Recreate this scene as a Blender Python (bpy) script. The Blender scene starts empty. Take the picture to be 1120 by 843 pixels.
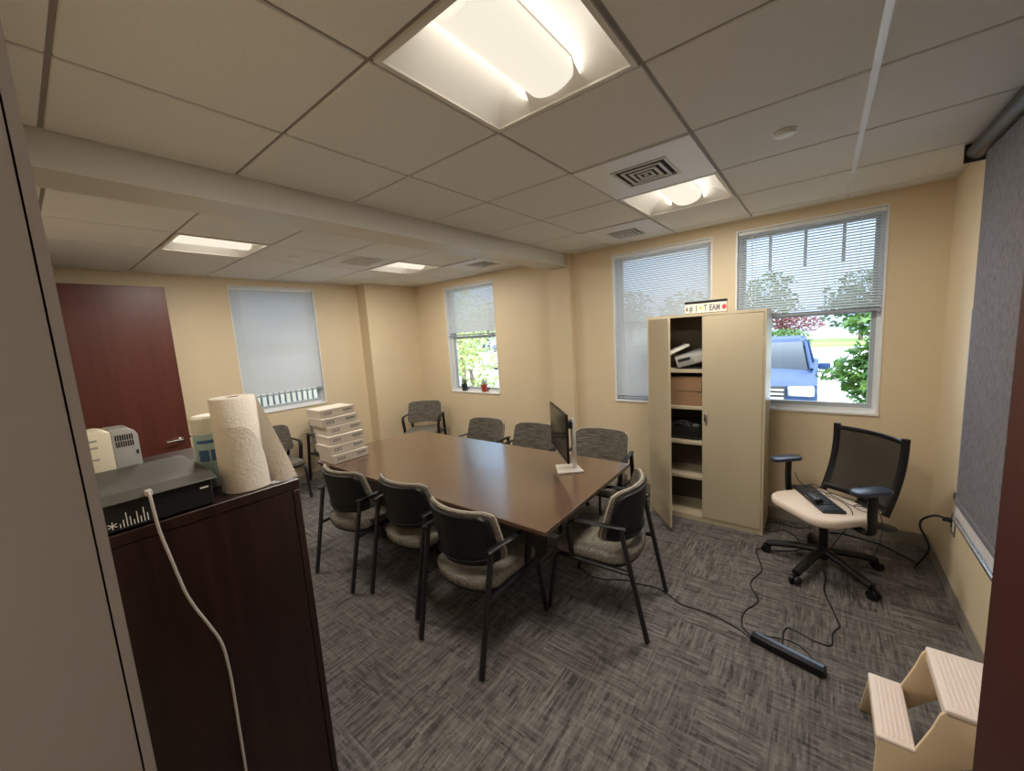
import bpy, bmesh, math, random
from mathutils import Vector, Matrix, Euler
random.seed(7)
SC = bpy.context.scene
COL = SC.collection
PI = math.pi
CH = 2.614            # ceiling height
EYE = 1.769

# ------------------------------------------------------------------ materials
def new_mat(name):
    m = bpy.data.materials.new(name); m.use_nodes = True
    nt = m.node_tree
    return m, nt, nt.nodes['Principled BSDF']

def mat(name, col, rough=0.6, metal=0.0, spec=0.5, noise=0.0, nscale=30.0, bump=0.0, bscale=200.0, emit=None, estr=0.0, coat=0.0, stretch=None):
    m, nt, b = new_mat(name)
    b.inputs['Base Color'].default_value = (*col, 1)
    b.inputs['Roughness'].default_value = rough
    b.inputs['Metallic'].default_value = metal
    b.inputs['Specular IOR Level'].default_value = spec
    b.inputs['Coat Weight'].default_value = coat
    if emit:
        b.inputs['Emission Color'].default_value = (*emit, 1)
        b.inputs['Emission Strength'].default_value = estr
    tc = nt.nodes.new('ShaderNodeTexCoord')
    src = tc.outputs['Object']
    if stretch:
        mp = nt.nodes.new('ShaderNodeMapping'); mp.inputs['Scale'].default_value = stretch
        nt.links.new(src, mp.inputs['Vector']); src = mp.outputs['Vector']
    if noise:
        n = nt.nodes.new('ShaderNodeTexNoise'); n.inputs['Scale'].default_value = nscale; n.inputs['Detail'].default_value = 4
        nt.links.new(src, n.inputs['Vector'])
        mx = nt.nodes.new('ShaderNodeMix'); mx.data_type = 'RGBA'
        mx.inputs['A'].default_value = (*[c * (1 - noise) for c in col], 1)
        mx.inputs['B'].default_value = (*[min(1, c * (1 + noise)) for c in col], 1)
        nt.links.new(n.outputs['Fac'], mx.inputs['Factor']); nt.links.new(mx.outputs['Result'], b.inputs['Base Color'])
    if bump:
        n2 = nt.nodes.new('ShaderNodeTexNoise'); n2.inputs['Scale'].default_value = bscale; n2.inputs['Detail'].default_value = 3
        nt.links.new(src, n2.inputs['Vector'])
        bp = nt.nodes.new('ShaderNodeBump'); bp.inputs['Strength'].default_value = bump; bp.inputs['Distance'].default_value = 0.002
        nt.links.new(n2.outputs['Fac'], bp.inputs['Height']); nt.links.new(bp.outputs['Normal'], b.inputs['Normal'])
    return m

def wood_mat(name, c1, c2, rough, stretch, scale=6.0, coat=0.0, spec=0.5):
    m, nt, b = new_mat(name)
    tc = nt.nodes.new('ShaderNodeTexCoord'); mp = nt.nodes.new('ShaderNodeMapping'); mp.inputs['Scale'].default_value = stretch
    n = nt.nodes.new('ShaderNodeTexNoise'); n.inputs['Scale'].default_value = scale; n.inputs['Detail'].default_value = 6; n.inputs['Distortion'].default_value = 0.6
    r = nt.nodes.new('ShaderNodeValToRGB'); r.color_ramp.elements[0].position = .32; r.color_ramp.elements[1].position = .7
    r.color_ramp.elements[0].color = (*c1, 1); r.color_ramp.elements[1].color = (*c2, 1)
    nt.links.new(tc.outputs['Object'], mp.inputs['Vector']); nt.links.new(mp.outputs['Vector'], n.inputs['Vector'])
    nt.links.new(n.outputs['Fac'], r.inputs['Fac']); nt.links.new(r.outputs['Color'], b.inputs['Base Color'])
    b.inputs['Roughness'].default_value = rough; b.inputs['Coat Weight'].default_value = coat; b.inputs['Coat Roughness'].default_value = .12
    b.inputs['Specular IOR Level'].default_value = spec
    return m

def weave_mat(name, c1, c2, sa, sb, patch=None, rough=0.95, bump=0.3, lo=.4, hi=.62):
    """streaky woven cloth: short dashes along one direction, swapping direction in patches when patch is set"""
    m, nt, b = new_mat(name); N = nt.nodes.new; L = nt.links.new
    tc = N('ShaderNodeTexCoord')
    def streak(s):
        mp = N('ShaderNodeMapping'); mp.inputs['Scale'].default_value = s
        n = N('ShaderNodeTexNoise'); n.inputs['Scale'].default_value = 1.0; n.inputs['Detail'].default_value = 2
        L(tc.outputs['Object'], mp.inputs['Vector']); L(mp.outputs['Vector'], n.inputs['Vector'])
        return n.outputs['Fac']
    f = streak(sa)
    if patch:
        g = streak(sb); p = streak((patch, patch, patch))
        r0 = N('ShaderNodeValToRGB'); r0.color_ramp.elements[0].position = .44; r0.color_ramp.elements[1].position = .56
        L(p, r0.inputs['Fac'])
        mx = N('ShaderNodeMix'); mx.data_type = 'FLOAT'
        L(r0.outputs['Color'], mx.inputs['Factor']); L(f, mx.inputs['A']); L(g, mx.inputs['B']); f = mx.outputs['Result']
    r = N('ShaderNodeValToRGB'); r.color_ramp.elements[0].position = lo; r.color_ramp.elements[1].position = hi
    r.color_ramp.elements[0].color = (*c1, 1); r.color_ramp.elements[1].color = (*c2, 1)
    L(f, r.inputs['Fac']); L(r.outputs['Color'], b.inputs['Base Color'])
    b.inputs['Roughness'].default_value = rough; b.inputs['Specular IOR Level'].default_value = .15
    bp = N('ShaderNodeBump'); bp.inputs['Strength'].default_value = bump; bp.inputs['Distance'].default_value = .003
    L(f, bp.inputs['Height']); L(bp.outputs['Normal'], b.inputs['Normal'])
    return m

def carpet_mat():
    """woven carpet: short light and dark dashes in two directions, one or the other leading in blocks"""
    m, nt, b = new_mat('carpet'); N = nt.nodes.new; L = nt.links.new
    tc = N('ShaderNodeTexCoord')
    def dashes(rot, w, h, off=(0, 0, 0), c1=0.0, c2=1.0):
        mp = N('ShaderNodeMapping'); mp.inputs['Rotation'].default_value = (0, 0, rot); mp.inputs['Location'].default_value = off
        t = N('ShaderNodeTexBrick'); t.offset = .37; t.offset_frequency = 3; t.squash = .8; t.squash_frequency = 5
        t.inputs['Scale'].default_value = 1.0; t.inputs['Brick Width'].default_value = w; t.inputs['Row Height'].default_value = h
        t.inputs['Mortar Size'].default_value = 0.0; t.inputs['Bias'].default_value = 0.0
        t.inputs['Color1'].default_value = (c1, c1, c1, 1); t.inputs['Color2'].default_value = (c2, c2, c2, 1)
        L(tc.outputs['Object'], mp.inputs['Vector']); L(mp.outputs['Vector'], t.inputs['Vector']); return t.outputs['Color']
    def mixc(fac, a, c):
        mx = N('ShaderNodeMix'); mx.data_type = 'FLOAT'
        if hasattr(fac, 'links'): L(fac, mx.inputs['Factor'])
        else: mx.inputs['Factor'].default_value = fac
        L(a, mx.inputs['A']); L(c, mx.inputs['B']); return mx.outputs['Result']
    f = mixc(.4, dashes(0, .075, .0085), dashes(0, .21, .017, (3.1, 1.7, 0)))
    g = mixc(.4, dashes(PI / 2, .075, .0085), dashes(PI / 2, .21, .017, (1.3, 2.9, 0)))
    h = mixc(dashes(0, .26, .17, (.4, .3, 0), .12, .88), f, g)
    n = N('ShaderNodeTexNoise'); n.inputs['Scale'].default_value = 320; n.inputs['Detail'].default_value = 1; L(tc.outputs['Object'], n.inputs['Vector'])
    h = mixc(.25, h, n.outputs['Fac'])
    r = N('ShaderNodeValToRGB'); r.color_ramp.elements[0].position = .2; r.color_ramp.elements[1].position = .8
    r.color_ramp.elements[0].color = (.050, .0455, .0445, 1); r.color_ramp.elements[1].color = (.205, .187, .177, 1)
    L(h, r.inputs['Fac']); L(r.outputs['Color'], b.inputs['Base Color'])
    b.inputs['Roughness'].default_value = .95; b.inputs['Specular IOR Level'].default_value = .15
    bp = N('ShaderNodeBump'); bp.inputs['Strength'].default_value = .3; bp.inputs['Distance'].default_value = .003
    L(h, bp.inputs['Height']); L(bp.outputs['Normal'], b.inputs['Normal'])
    return m

def glass_mat(name, tint=(1, 1, 1)):
    m = bpy.data.materials.new(name); m.use_nodes = True; nt = m.node_tree; nt.nodes.clear()
    o = nt.nodes.new('ShaderNodeOutputMaterial'); t = nt.nodes.new('ShaderNodeBsdfTransparent'); g = nt.nodes.new('ShaderNodeBsdfGlossy')
    t.inputs['Color'].default_value = (*tint, 1); g.inputs['Roughness'].default_value = 0.02
    fr = nt.nodes.new('ShaderNodeFresnel'); fr.inputs['IOR'].default_value = 1.35
    mx = nt.nodes.new('ShaderNodeMixShader')
    nt.links.new(fr.outputs[0], mx.inputs[0]); nt.links.new(t.outputs[0], mx.inputs[1]); nt.links.new(g.outputs[0], mx.inputs[2]); nt.links.new(mx.outputs[0], o.inputs[0])
    return m

def mesh_fabric_mat(name, col, hole):
    m = bpy.data.materials.new(name); m.use_nodes = True; nt = m.node_tree; b = nt.nodes['Principled BSDF']; o = nt.nodes['Material Output']
    b.inputs['Base Color'].default_value = (*col, 1); b.inputs['Roughness'].default_value = .7
    t = nt.nodes.new('ShaderNodeBsdfTransparent'); mx = nt.nodes.new('ShaderNodeMixShader'); mx.inputs[0].default_value = hole
    nt.links.new(b.outputs[0], mx.inputs[1]); nt.links.new(t.outputs[0], mx.inputs[2]); nt.links.new(mx.outputs[0], o.inputs[0])
    return m

def leaf_mat(name, c1, c2):
    m, nt, b = new_mat(name)
    tc = nt.nodes.new('ShaderNodeTexCoord'); n = nt.nodes.new('ShaderNodeTexNoise'); n.inputs['Scale'].default_value = 9
    r = nt.nodes.new('ShaderNodeValToRGB'); r.color_ramp.elements[0].position = .38; r.color_ramp.elements[1].position = .64
    r.color_ramp.elements[0].color = (*c1, 1); r.color_ramp.elements[1].color = (*c2, 1)
    nt.links.new(tc.outputs['Object'], n.inputs['Vector']); nt.links.new(n.outputs['Fac'], r.inputs['Fac'])
    nt.links.new(r.outputs['Color'], b.inputs['Base Color']); b.inputs['Roughness'].default_value = .5
    tr = nt.nodes.new('ShaderNodeBsdfTranslucent'); nt.links.new(r.outputs['Color'], tr.inputs['Color'])
    mx = nt.nodes.new('ShaderNodeMixShader'); mx.inputs[0].default_value = .35
    nt.links.new(b.outputs[0], mx.inputs[1]); nt.links.new(tr.outputs[0], mx.inputs[2]); nt.links.new(mx.outputs[0], nt.nodes['Material Output'].inputs[0])
    return m

M = {}
M['wall'] = mat('painted_wall', (.705, .585, .40), .5, noise=.03, nscale=6, bump=.15, bscale=260)
M['ceiling'] = mat('ceiling_tile', (.78, .765, .735), .95, noise=.06, nscale=90, bump=.25, bscale=420, spec=.2)
M['tbar'] = mat('ceiling_grid', (.30, .28, .26), .5)  # white grid bars with reveal shade painted in; lit copy follows
M['tbar_white'] = mat('ceiling_grid_white', (.85, .83, .83), .22)
M['beam'] = mat('beam_paint', (.63, .61, .57), .4, noise=.02)
M['carpet'] = carpet_mat()
M['baseboard'] = mat('vinyl_baseboard', (.28, .25, .21), .5)
M['white'] = mat('white_paint', (.80, .80, .78), .35)
M['win_frame'] = mat('window_frame', (.72, .74, .76), .35)
M['sash'] = mat('window_sash', (.42, .45, .48), .4)
M['slat'] = mat('blind_slat', (.58, .615, .64), .35)
M['rail_dark'] = mat('blind_rail', (.36, .38, .42), .4)
M['glass'] = glass_mat('window_glass')
M['lens'] = mat('light_lens', (.45, .43, .39), .5, emit=(1, .93, .77), estr=.84)
M['reflector'] = mat('light_reflector', (.92, .90, .85), .45)
M['light_trim'] = mat('light_trim', (.70, .67, .62), .3)
M['vent_white'] = mat('vent_white', (.78, .77, .80), .28)
M['vent_grey'] = mat('vent_grey', (.60, .585, .56), .4)
M['dark'] = mat('dark_void', (.02, .02, .02), .9)
M['duct'] = mat('duct_grey', (.035, .035, .035), .7)
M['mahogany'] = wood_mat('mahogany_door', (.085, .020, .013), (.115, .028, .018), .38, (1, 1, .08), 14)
M['mahogany_dark'] = wood_mat('mahogany_door_dark', (.040, .010, .009), (.055, .014, .012), .4, (1, 1, .08), 14, spec=.3)  # same mahogany, with the near door's shade put into the colour
M['jamb'] = mat('jamb_paint', (.45, .42, .395), .13, noise=.03, nscale=8)
M['bookcase'] = wood_mat('dark_wood', (.013, .0048, .004), (.027, .0105, .008), .32, (6, 6, .5), 5)
M['table'] = wood_mat('walnut_laminate', (.078, .042, .024), (.120, .068, .040), .22, (.35, 7, 7), 6, spec=.8, coat=.5)
M['table_edge'] = mat('table_edge', (.035, .017, .011), .4)
M['table_base'] = mat('table_base', (.05, .045, .042), .5)
M['chair_fabric'] = weave_mat('chair_fabric', (.075, .066, .056), (.215, .192, .162), (14, 14, 160), (14, 14, 160), lo=.3, hi=.72)
M['chair_fabric_flat'] = weave_mat('chair_seat_fabric', (.10, .09, .075), (.24, .215, .18), (20, 160, 40), (20, 160, 40), lo=.3, hi=.72)
M['piping'] = mat('chair_piping', (.40, .36, .30), .9)
M['black_plastic'] = mat('black_plastic', (.009, .0085, .009), .45, spec=.35)
M['black_metal'] = mat('black_metal', (.012, .012, .013), .35)
M['glide'] = mat('chrome_glide', (.6, .6, .58), .25, 1.0)
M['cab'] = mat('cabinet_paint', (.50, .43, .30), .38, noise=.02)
M['cab_in'] = mat('cabinet_inner', (.10, .08, .055), .5)  # shade inside the cabinet painted as a darker back panel colour
M['chrome'] = mat('brushed_metal', (.62, .60, .57), .25, 1.0)
M['cardboard'] = mat('carton', (.27, .155, .08), .8, noise=.12, nscale=8)
M['white_box'] = mat('white_carton', (.60, .535, .46), .7, noise=.04)
M['ink'] = mat('print_ink', (.15, .145, .16), .8)
M['paper'] = mat('paper_towel', (.66, .61, .545), .95, bump=.9, bscale=110)
M['canister'] = mat('canister_label', (.36, .50, .53), .4)
M['canister_white'] = mat('canister_white', (.72, .70, .62), .4)
M['blue_ink'] = mat('blue_ink', (.05, .12, .30), .5)
M['black_box'] = mat('black_casing', (.010, .010, .011), .35)
M['grey_lid'] = mat('grey_casing', (.055, .052, .047), .5)
M['cream'] = mat('cream_plastic', (.66, .60, .47), .45)
M['dev_grey'] = mat('grey_plastic', (.34, .34, .33), .45)
M['cable_white'] = mat('white_cable', (.42, .39, .38), .5)
M['cable'] = mat('black_cable', (.012, .012, .014), .4)
M['screen_black'] = mat('monitor_glass', (.010, .010, .010), .12)
M['silver'] = mat('silver_plastic', (.62, .60, .55), .3, .3)
M['chair_pad'] = mat('beige_seat', (.70, .595, .505), .85, bump=.2)
M['chair_mesh'] = mesh_fabric_mat('black_mesh', (.02, .017, .015), .3)
M['arm_pad'] = mat('arm_pad', (.035, .045, .075), .3)
M['keyboard'] = mat('keyboard_black', (.015, .017, .022), .35)
M['key'] = mat('keyboard_key', (.03, .034, .045), .3)
M['stool'] = mat('beige_plastic', (.74, .58, .38), .4)
M['tread'] = mat('stool_tread', (.80, .68, .60), .45)
M['screen_fabric'] = weave_mat('projection_fabric', (.115, .108, .118), (.215, .203, .218), (160, 160, 30), (160, 160, 30), lo=.3, hi=.7, bump=.1)
M['board'] = mat('whiteboard', (.82, .80, .80), .12)
M['board_line'] = mat('board_line', (.45, .45, .50), .4)
M['alu'] = mat('aluminium', (.72, .74, .78), .25, .9)
M['plate'] = mat('outlet_plate', (.35, .33, .30), .3, .8)
M['pavement'] = mat('pavement', (.66, .65, .63), .9, noise=.05, nscale=.8)
M['rail_blue'] = mat('railing_panel', (.30, .40, .52), .6)
M['asphalt'] = mat('lot', (.60, .60, .60), .9)
M['lawn'] = mat('lawn', (.23, .36, .08), .95, noise=.3, nscale=3)
M['leaf'] = leaf_mat('maple_leaf', (.045, .13, .03), (.17, .30, .07))
M['leaf_bright'] = leaf_mat('bright_leaf', (.16, .26, .07), (.62, .62, .24))
M['leaf_dark'] = leaf_mat('dark_leaf', (.025, .07, .02), (.09, .17, .05))
M['leaf_red'] = leaf_mat('red_leaf', (.16, .05, .05), (.30, .12, .10))
M['bark'] = mat('bark', (.16, .12, .09), .9, noise=.3, nscale=20)
M['car_blue'] = mat('car_blue', (.010, .032, .10), .4, 0, spec=.3, coat=.05)
M['car_white'] = mat('car_white', (.75, .75, .75), .25, coat=1.0)
M['car_glass'] = mat('car_glass', (.012, .018, .028), .08, spec=.3)
M['tyre'] = mat('tyre', (.02, .02, .02), .8)
M['headlight'] = mat('headlight', (.42, .45, .5), .2, .3)
M['pot_dark'] = mat('pot_dark', (.03, .035, .04), .4)
M['pot_red'] = mat('pot_red', (.42, .07, .035), .5)
M['soil'] = mat('soil', (.05, .035, .025), .95)
M['sign_white'] = mat('sign_white', (.75, .72, .65), .5)
M['yellow'] = mat('sign_yellow', (.75, .50, .05), .5)
M['red'] = mat('sign_red', (.60, .05, .05), .5)
M['brown'] = mat('sign_brown', (.25, .12, .05), .5)
M['logo'] = mat('logo_white', (.75, .75, .74), .5)

# ------------------------------------------------------------------ mesh helpers
def auto_smooth(me, ang=40):
    for p in me.polygons: p.use_smooth = True
    try: me.set_sharp_from_angle(angle=math.radians(ang))
    except Exception: pass

def link(name, me, m, parent=None, loc=(0, 0, 0), rot=(0, 0, 0), smooth=True):
    for x in (m if isinstance(m, (list, tuple)) else [m]): me.materials.append(x)
    if smooth: auto_smooth(me)
    o = bpy.data.objects.new(name, me); COL.objects.link(o)
    o.location = loc; o.rotation_euler = rot
    if parent: o.parent = parent
    return o

class MB:
    def __init__(s): s.bm = bmesh.new(); s.mi = 0
    def _merge(s, tmp, mtx=None):
        if mtx is not None: bmesh.ops.transform(tmp, matrix=mtx, verts=tmp.verts)
        me = bpy.data.meshes.new('tmp'); 
        for f in tmp.faces: f.material_index = s.mi
        tmp.to_mesh(me); tmp.free(); s.bm.from_mesh(me); bpy.data.meshes.remove(me)
    def box(s, a, b, bev=0.0, seg=2, mtx=None):
        t = bmesh.new(); bmesh.ops.create_cube(t, size=1)
        a, b = Vector(a), Vector(b)
        for v in t.verts: v.co = Vector([a[i] + (v.co[i] + .5) * (b[i] - a[i]) for i in range(3)])
        bmesh.ops.recalc_face_normals(t, faces=t.faces)
        if bev: bmesh.ops.bevel(t, geom=t.edges[:], offset=bev, segments=seg, affect='EDGES', profile=.5)
        s._merge(t, mtx); return s
    def cyl(s, p, q, r, r2=None, n=16, caps=True, mtx=None):
        p, q = Vector(p), Vector(q); d = q - p; L = d.length
        t = bmesh.new(); bmesh.ops.create_cone(t, cap_ends=caps, segments=n, radius1=r, radius2=r if r2 is None else r2, depth=L)
        R = d.to_track_quat('Z', 'Y').to_matrix().to_4x4()
        bmesh.ops.transform(t, matrix=Matrix.Translation((p + q) / 2) @ R, verts=t.verts)
        s._merge(t, mtx); return s
    def prism(s, poly, axis, a, b, bev=0.0, seg=2, mtx=None):
        """poly: list of 2D points in the other two axes (x,y order), extruded along axis from a to b"""
        t = bmesh.new()
        def P(u, v, w): return {'X': (w, u, v), 'Y': (u, w, v), 'Z': (u, v, w)}[axis]
        v1 = [t.verts.new(P(u, v, a)) for u, v in poly]; v2 = [t.verts.new(P(u, v, b)) for u, v in poly]
        n = len(poly); t.faces.new(v1); t.faces.new(v2[::-1])
        for i in range(n): t.faces.new((v1[i], v2[i], v2[(i + 1) % n], v1[(i + 1) % n]))
        bmesh.ops.recalc_face_normals(t, faces=t.faces)
        if bev: bmesh.ops.bevel(t, geom=t.edges[:], offset=bev, segments=seg, affect='EDGES', profile=.5)
        s._merge(t, mtx); return s
    def lathe(s, prof, n=24, mtx=None):
        t = bmesh.new(); rings = []
        for r, z in prof:
            rings.append([t.verts.new((max(r, 1e-5) * math.cos(2 * PI * i / n), max(r, 1e-5) * math.sin(2 * PI * i / n), z)) for i in range(n)])
        for a, b in zip(rings, rings[1:]):
            for i in range(n): t.faces.new((a[i], a[(i + 1) % n], b[(i + 1) % n], b[i]))
        bmesh.ops.remove_doubles(t, verts=t.verts, dist=1e-4); bmesh.ops.recalc_face_normals(t, faces=t.faces)
        s._merge(t, mtx); return s
    def tube(s, pts, r, n=8, flat=None, mtx=None, smooth=True):
        """swept tube through pts; flat=(rx, ry): elliptical section"""
        P = [Vector(p) for p in pts]
        if smooth and len(P) > 2: P = catmull(P)
        t = bmesh.new(); rings = []; up = None
        for i, p in enumerate(P):
            d = (P[min(i + 1, len(P) - 1)] - P[max(i - 1, 0)]).normalized()
            if up is None:
                up = Vector((0, 0, 1)) if abs(d.z) < .9 else Vector((1, 0, 0))
            sd = d.cross(up)
            if sd.length < 1e-6: sd = d.cross(Vector((0, 1, 0)))
            sd.normalize(); up2 = sd.cross(d).normalized(); up = up2
            rx, ry = flat if flat else (r, r)
            rings.append([t.verts.new(p + sd * rx * math.cos(2 * PI * k / n) + up2 * ry * math.sin(2 * PI * k / n)) for k in range(n)])
        for a, b in zip(rings, rings[1:]):
            for k in range(n): t.faces.new((a[k], a[(k + 1) % n], b[(k + 1) % n], b[k]))
        t.faces.new(rings[0][::-1]); t.faces.new(rings[-1])
        bmesh.ops.recalc_face_normals(t, faces=t.faces)
        s._merge(t, mtx); return s
    def grid(s, f, nu, nv, mtx=None):
        t = bmesh.new(); V = [[t.verts.new(f(i / nu, j / nv)) for j in range(nv + 1)] for i in range(nu + 1)]
        for i in range(nu):
            for j in range(nv): t.faces.new((V[i][j], V[i + 1][j], V[i + 1][j + 1], V[i][j + 1]))
        s._merge(t, mtx); return s
    def shell(s, f, g, nu, nv, mtx=None):
        """closed slab between surface f (front) and g (back)"""
        t = bmesh.new()
        A = [[t.verts.new(f(i / nu, j / nv)) for j in range(nv + 1)] for i in range(nu + 1)]
        B = [[t.verts.new(g(i / nu, j / nv)) for j in range(nv + 1)] for i in range(nu + 1)]
        for i in range(nu):
            for j in range(nv):
                t.faces.new((A[i][j], A[i + 1][j], A[i + 1][j + 1], A[i][j + 1])); t.faces.new((B[i][j], B[i][j + 1], B[i + 1][j + 1], B[i + 1][j]))
        for i in range(nu):
            t.faces.new((A[i][0], B[i][0], B[i + 1][0], A[i + 1][0])); t.faces.new((A[i][nv], A[i + 1][nv], B[i + 1][nv], B[i][nv]))
        for j in range(nv):
            t.faces.new((A[0][j], A[0][j + 1], B[0][j + 1], B[0][j])); t.faces.new((A[nu][j], B[nu][j], B[nu][j + 1], A[nu][j + 1]))
        bmesh.ops.recalc_face_normals(t, faces=t.faces)
        s._merge(t, mtx); return s
    def build(s, name, m, parent=None, loc=(0, 0, 0), rot=(0, 0, 0), smooth=True):
        me = bpy.data.meshes.new(name); s.bm.to_mesh(me); s.bm.free()
        return link(name, me, m, parent, loc, rot, smooth)

def catmull(P, sub=6):
    out = []
    for i in range(len(P) - 1):
        p0, p1, p2, p3 = P[max(i - 1, 0)], P[i], P[i + 1], P[min(i + 2, len(P) - 1)]
        for k in range(sub):
            t = k / sub
            out.append(.5 * ((2 * p1) + (p2 - p0) * t + (2 * p0 - 5 * p1 + 4 * p2 - p3) * t * t + (3 * p1 - p0 - 3 * p2 + p3) * t ** 3))
    out.append(P[-1]); return out

def tag(o, label, cat, group=None, kind=None):
    o['label'] = label; o['category'] = cat
    if group: o['group'] = group
    if kind: o['kind'] = kind
    return o

def thing(name, label, cat, loc=(0, 0, 0), rz=0.0, group=None, rot=None):
    o = bpy.data.objects.new(name, None); COL.objects.link(o)
    o.location = loc; o.rotation_euler = rot if rot else (0, 0, rz); o.empty_display_size = .1
    return tag(o, label, cat, group)

def struct(o, label=None, cat=None):
    o['kind'] = 'structure'
    if label: o['label'] = label
    if cat: o['category'] = cat
    return o

def copy_tree(o, parent=None):
    c = o.copy(); COL.objects.link(c)
    if parent: c.parent = parent
    for ch in list(o.children): copy_tree(ch, c)
    return c

def rounded(w, h, r, n=5):
    """rounded rectangle outline centred on 0"""
    out = []
    for cx, cy, a0 in ((w / 2 - r, h / 2 - r, 0), (-w / 2 + r, h / 2 - r, PI / 2), (-w / 2 + r, -h / 2 + r, PI), (w / 2 - r, -h / 2 + r, 1.5 * PI)):
        for k in range(n + 1):
            a = a0 + PI / 2 * k / n; out.append((cx + r * math.cos(a), cy + r * math.sin(a)))
    return out

# ------------------------------------------------------------------ room shell
XR, XL = .67, -5.33
YB, YBL = 4.0, 4.1          # right and left stretch of the wall with the windows
YN = .03                    # near wall, room side
T = .24

def wall_with_holes(mb, axis, face, out, u0, u1, z0, z1, holes):
    """wall slab; axis 'Y' = plane y=face reaching to y=out, u is x; axis 'X' likewise with u=y"""
    us = sorted({u0, u1, *[h[0] for h in holes], *[h[1] for h in holes]})
    for a, b in zip(us, us[1:]):
        hs = [h for h in holes if h[0] <= a + 1e-6 and h[1] >= b - 1e-6]
        spans = [(z0, z1)] if not hs else [(z0, hs[0][2]), (hs[0][3], z1)]
        for c, d in spans:
            if d - c < 1e-4: continue
            if axis == 'Y': mb.box((a, min(face, out), c), (b, max(face, out), d))
            else: mb.box((min(face, out), a, c), (max(face, out), b, d))
    return mb

W1 = (1.615, 2.585, 1.0, 2.53)           # left wall: y0,y1,z0,z1
W2 = (-4.44, -3.475, .957, 2.52)
W3 = (-1.745, -.79, .978, 2.52)
W4 = (-.605, .36, .978, 2.525)
mb = MB()
wall_with_holes(mb, 'Y', YB, YB + T, -2.22, XR + .2, 0, CH + .2, [W3, W4])
wall_with_holes(mb, 'Y', YBL, YBL + T - .1, XL - .2, -2.22, 0, CH + .2, [W2])
mb.box((-2.50, 3.935, 0), (-2.22, YBL + .05, CH + .05))
struct(mb.build('wall_back', M['wall'], smooth=False))
mb = MB(); wall_with_holes(mb, 'X', XL, XL - T, -.12, YBL + T, 0, CH + .2, [W1])
mb.box((XL - .05, 3.215, 0), (-5.115, YBL + .05, CH + .05))
struct(mb.build('wall_left', M['wall'], smooth=False))
struct(MB().box((XR, -.12, 0), (XR + .2, YB + .2, CH + .2)).build('wall_right', M['wall'], smooth=False))
mb = MB(); wall_with_holes(mb, 'Y', YN, -.12, XL - .2, XR + .2, 0, CH + .2, [(-5.02, -4.07, 0, 2.45), (-.53, .45, 0, 2.48)])
struct(mb.build('wall_front', M['wall'], smooth=False))
# hallway behind the doorway, closed
mb = MB()
mb.box((-5.6, -2.2, 0), (XR + .3, -2.1, CH + .2)).box((-5.7, -2.2, 0), (-5.6, -.12, CH + .2)).box((XR + .2, -2.2, 0), (XR + .3, -.12, CH + .2))
struct(mb.build('wall_hall', M['wall'], smooth=False))
struct(MB().box((-5.7, -2.2, CH), (XR + .3, -.12, CH + .1)).build('ceiling_hall', M['ceiling'], smooth=False))
struct(MB().box((-5.75, -2.3, -.1), (XR + .35, YBL + .2, 0)).build('floor', M['carpet'], smooth=False))
# baseboards (vinyl cove)
BH, BT = .10, .008
struct(MB().box((-2.22, YB - BT, 0), (XR, YB, BH)).box((-5.115, YBL - BT, 0), (-2.5, YBL, BH)).build('baseboard_back', M['baseboard'], smooth=False))
struct(MB().box((XR - BT, .5, 0), (XR, YB - BT, BH)).build('baseboard_right', M['baseboard'], smooth=False))
struct(MB().box((XL, YN, 0), (XL + BT, 3.2, BH)).box((-5.115, 3.215, 0), (-5.107, YBL, BH)).build('baseboard_left', M['baseboard'], smooth=False))

# ceiling: lay-in tiles on a grid
cellsR = {'x': [-2.252, -1.708, -1.0994, -.486, .123, .67], 'y': [YN, .18, .79, 1.40, 2.01, 2.622, 3.237, 3.85, 4.0]}
cellsL = {'x': [-5.33, -4.77, -4.16, -3.55, -2.94, -2.50], 'y': [YN, .21, .82, 1.435, 2.05, 2.66, 3.27, 3.88, 4.1]}
openR = {(2, 2), (2, 5), (2, 4), (1, 6)}      # near light, far light, diffuser, far diffuser
openL = {(2, 2), (2, 5), (3, 6)}
mb = MB()
G = .0075
for C, op in ((cellsR, openR), (cellsL, openL)):
    for i in range(5):
        for j in range(8):
            if (i, j) in op: continue
            mb.box((C['x'][i] + G, C['y'][j] + G, CH), (C['x'][i + 1] - G, C['y'][j + 1] - G, CH + .03), .003, 1)
    mb.mi = 1
    for i, x in enumerate(C['x']):
        if C is cellsR and i == 4: continue
        mb.box((x - .012, YN, CH + .008), (x + .012, C['y'][-1], CH + .035))
    for y in C['y']: mb.box((C['x'][0], y - .012, CH + .0082), (C['x'][-1], y + .012, CH + .0352))
    mb.mi = 0
mb.mi = 2; mb.box((.123 - .0115, YN, CH - .002), (.123 + .0115, 4.0, CH + .035))
mb.mi = 0
mb.box((-5.6, -.12, CH + .15), (XR + .25, YBL + .3, CH + .3))
struct(mb.build('ceiling', [M['ceiling'], M['tbar'], M['tbar_white']], smooth=False))
struct(MB().box((-2.505, YN, 2.478), (-2.252, YBL, CH + .04)).build('trim_1', M['beam'], smooth=False), 'dropped white beam across the ceiling', 'beam')
# wall angle along the back wall
mb = MB().box((-2.25, 3.975, CH - .004), (XR, 4.0, CH + .004)).box((.645, .1, CH - .004), (.67, 3.98, CH + .004)).box((-5.1, 4.08, CH - .004), (-2.5, 4.1, CH + .004)).box((-5.33, .1, CH - .004), (-5.31, 3.2, CH + .004))
struct(mb.build('trim_2', M['ceiling'], smooth=False))

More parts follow.
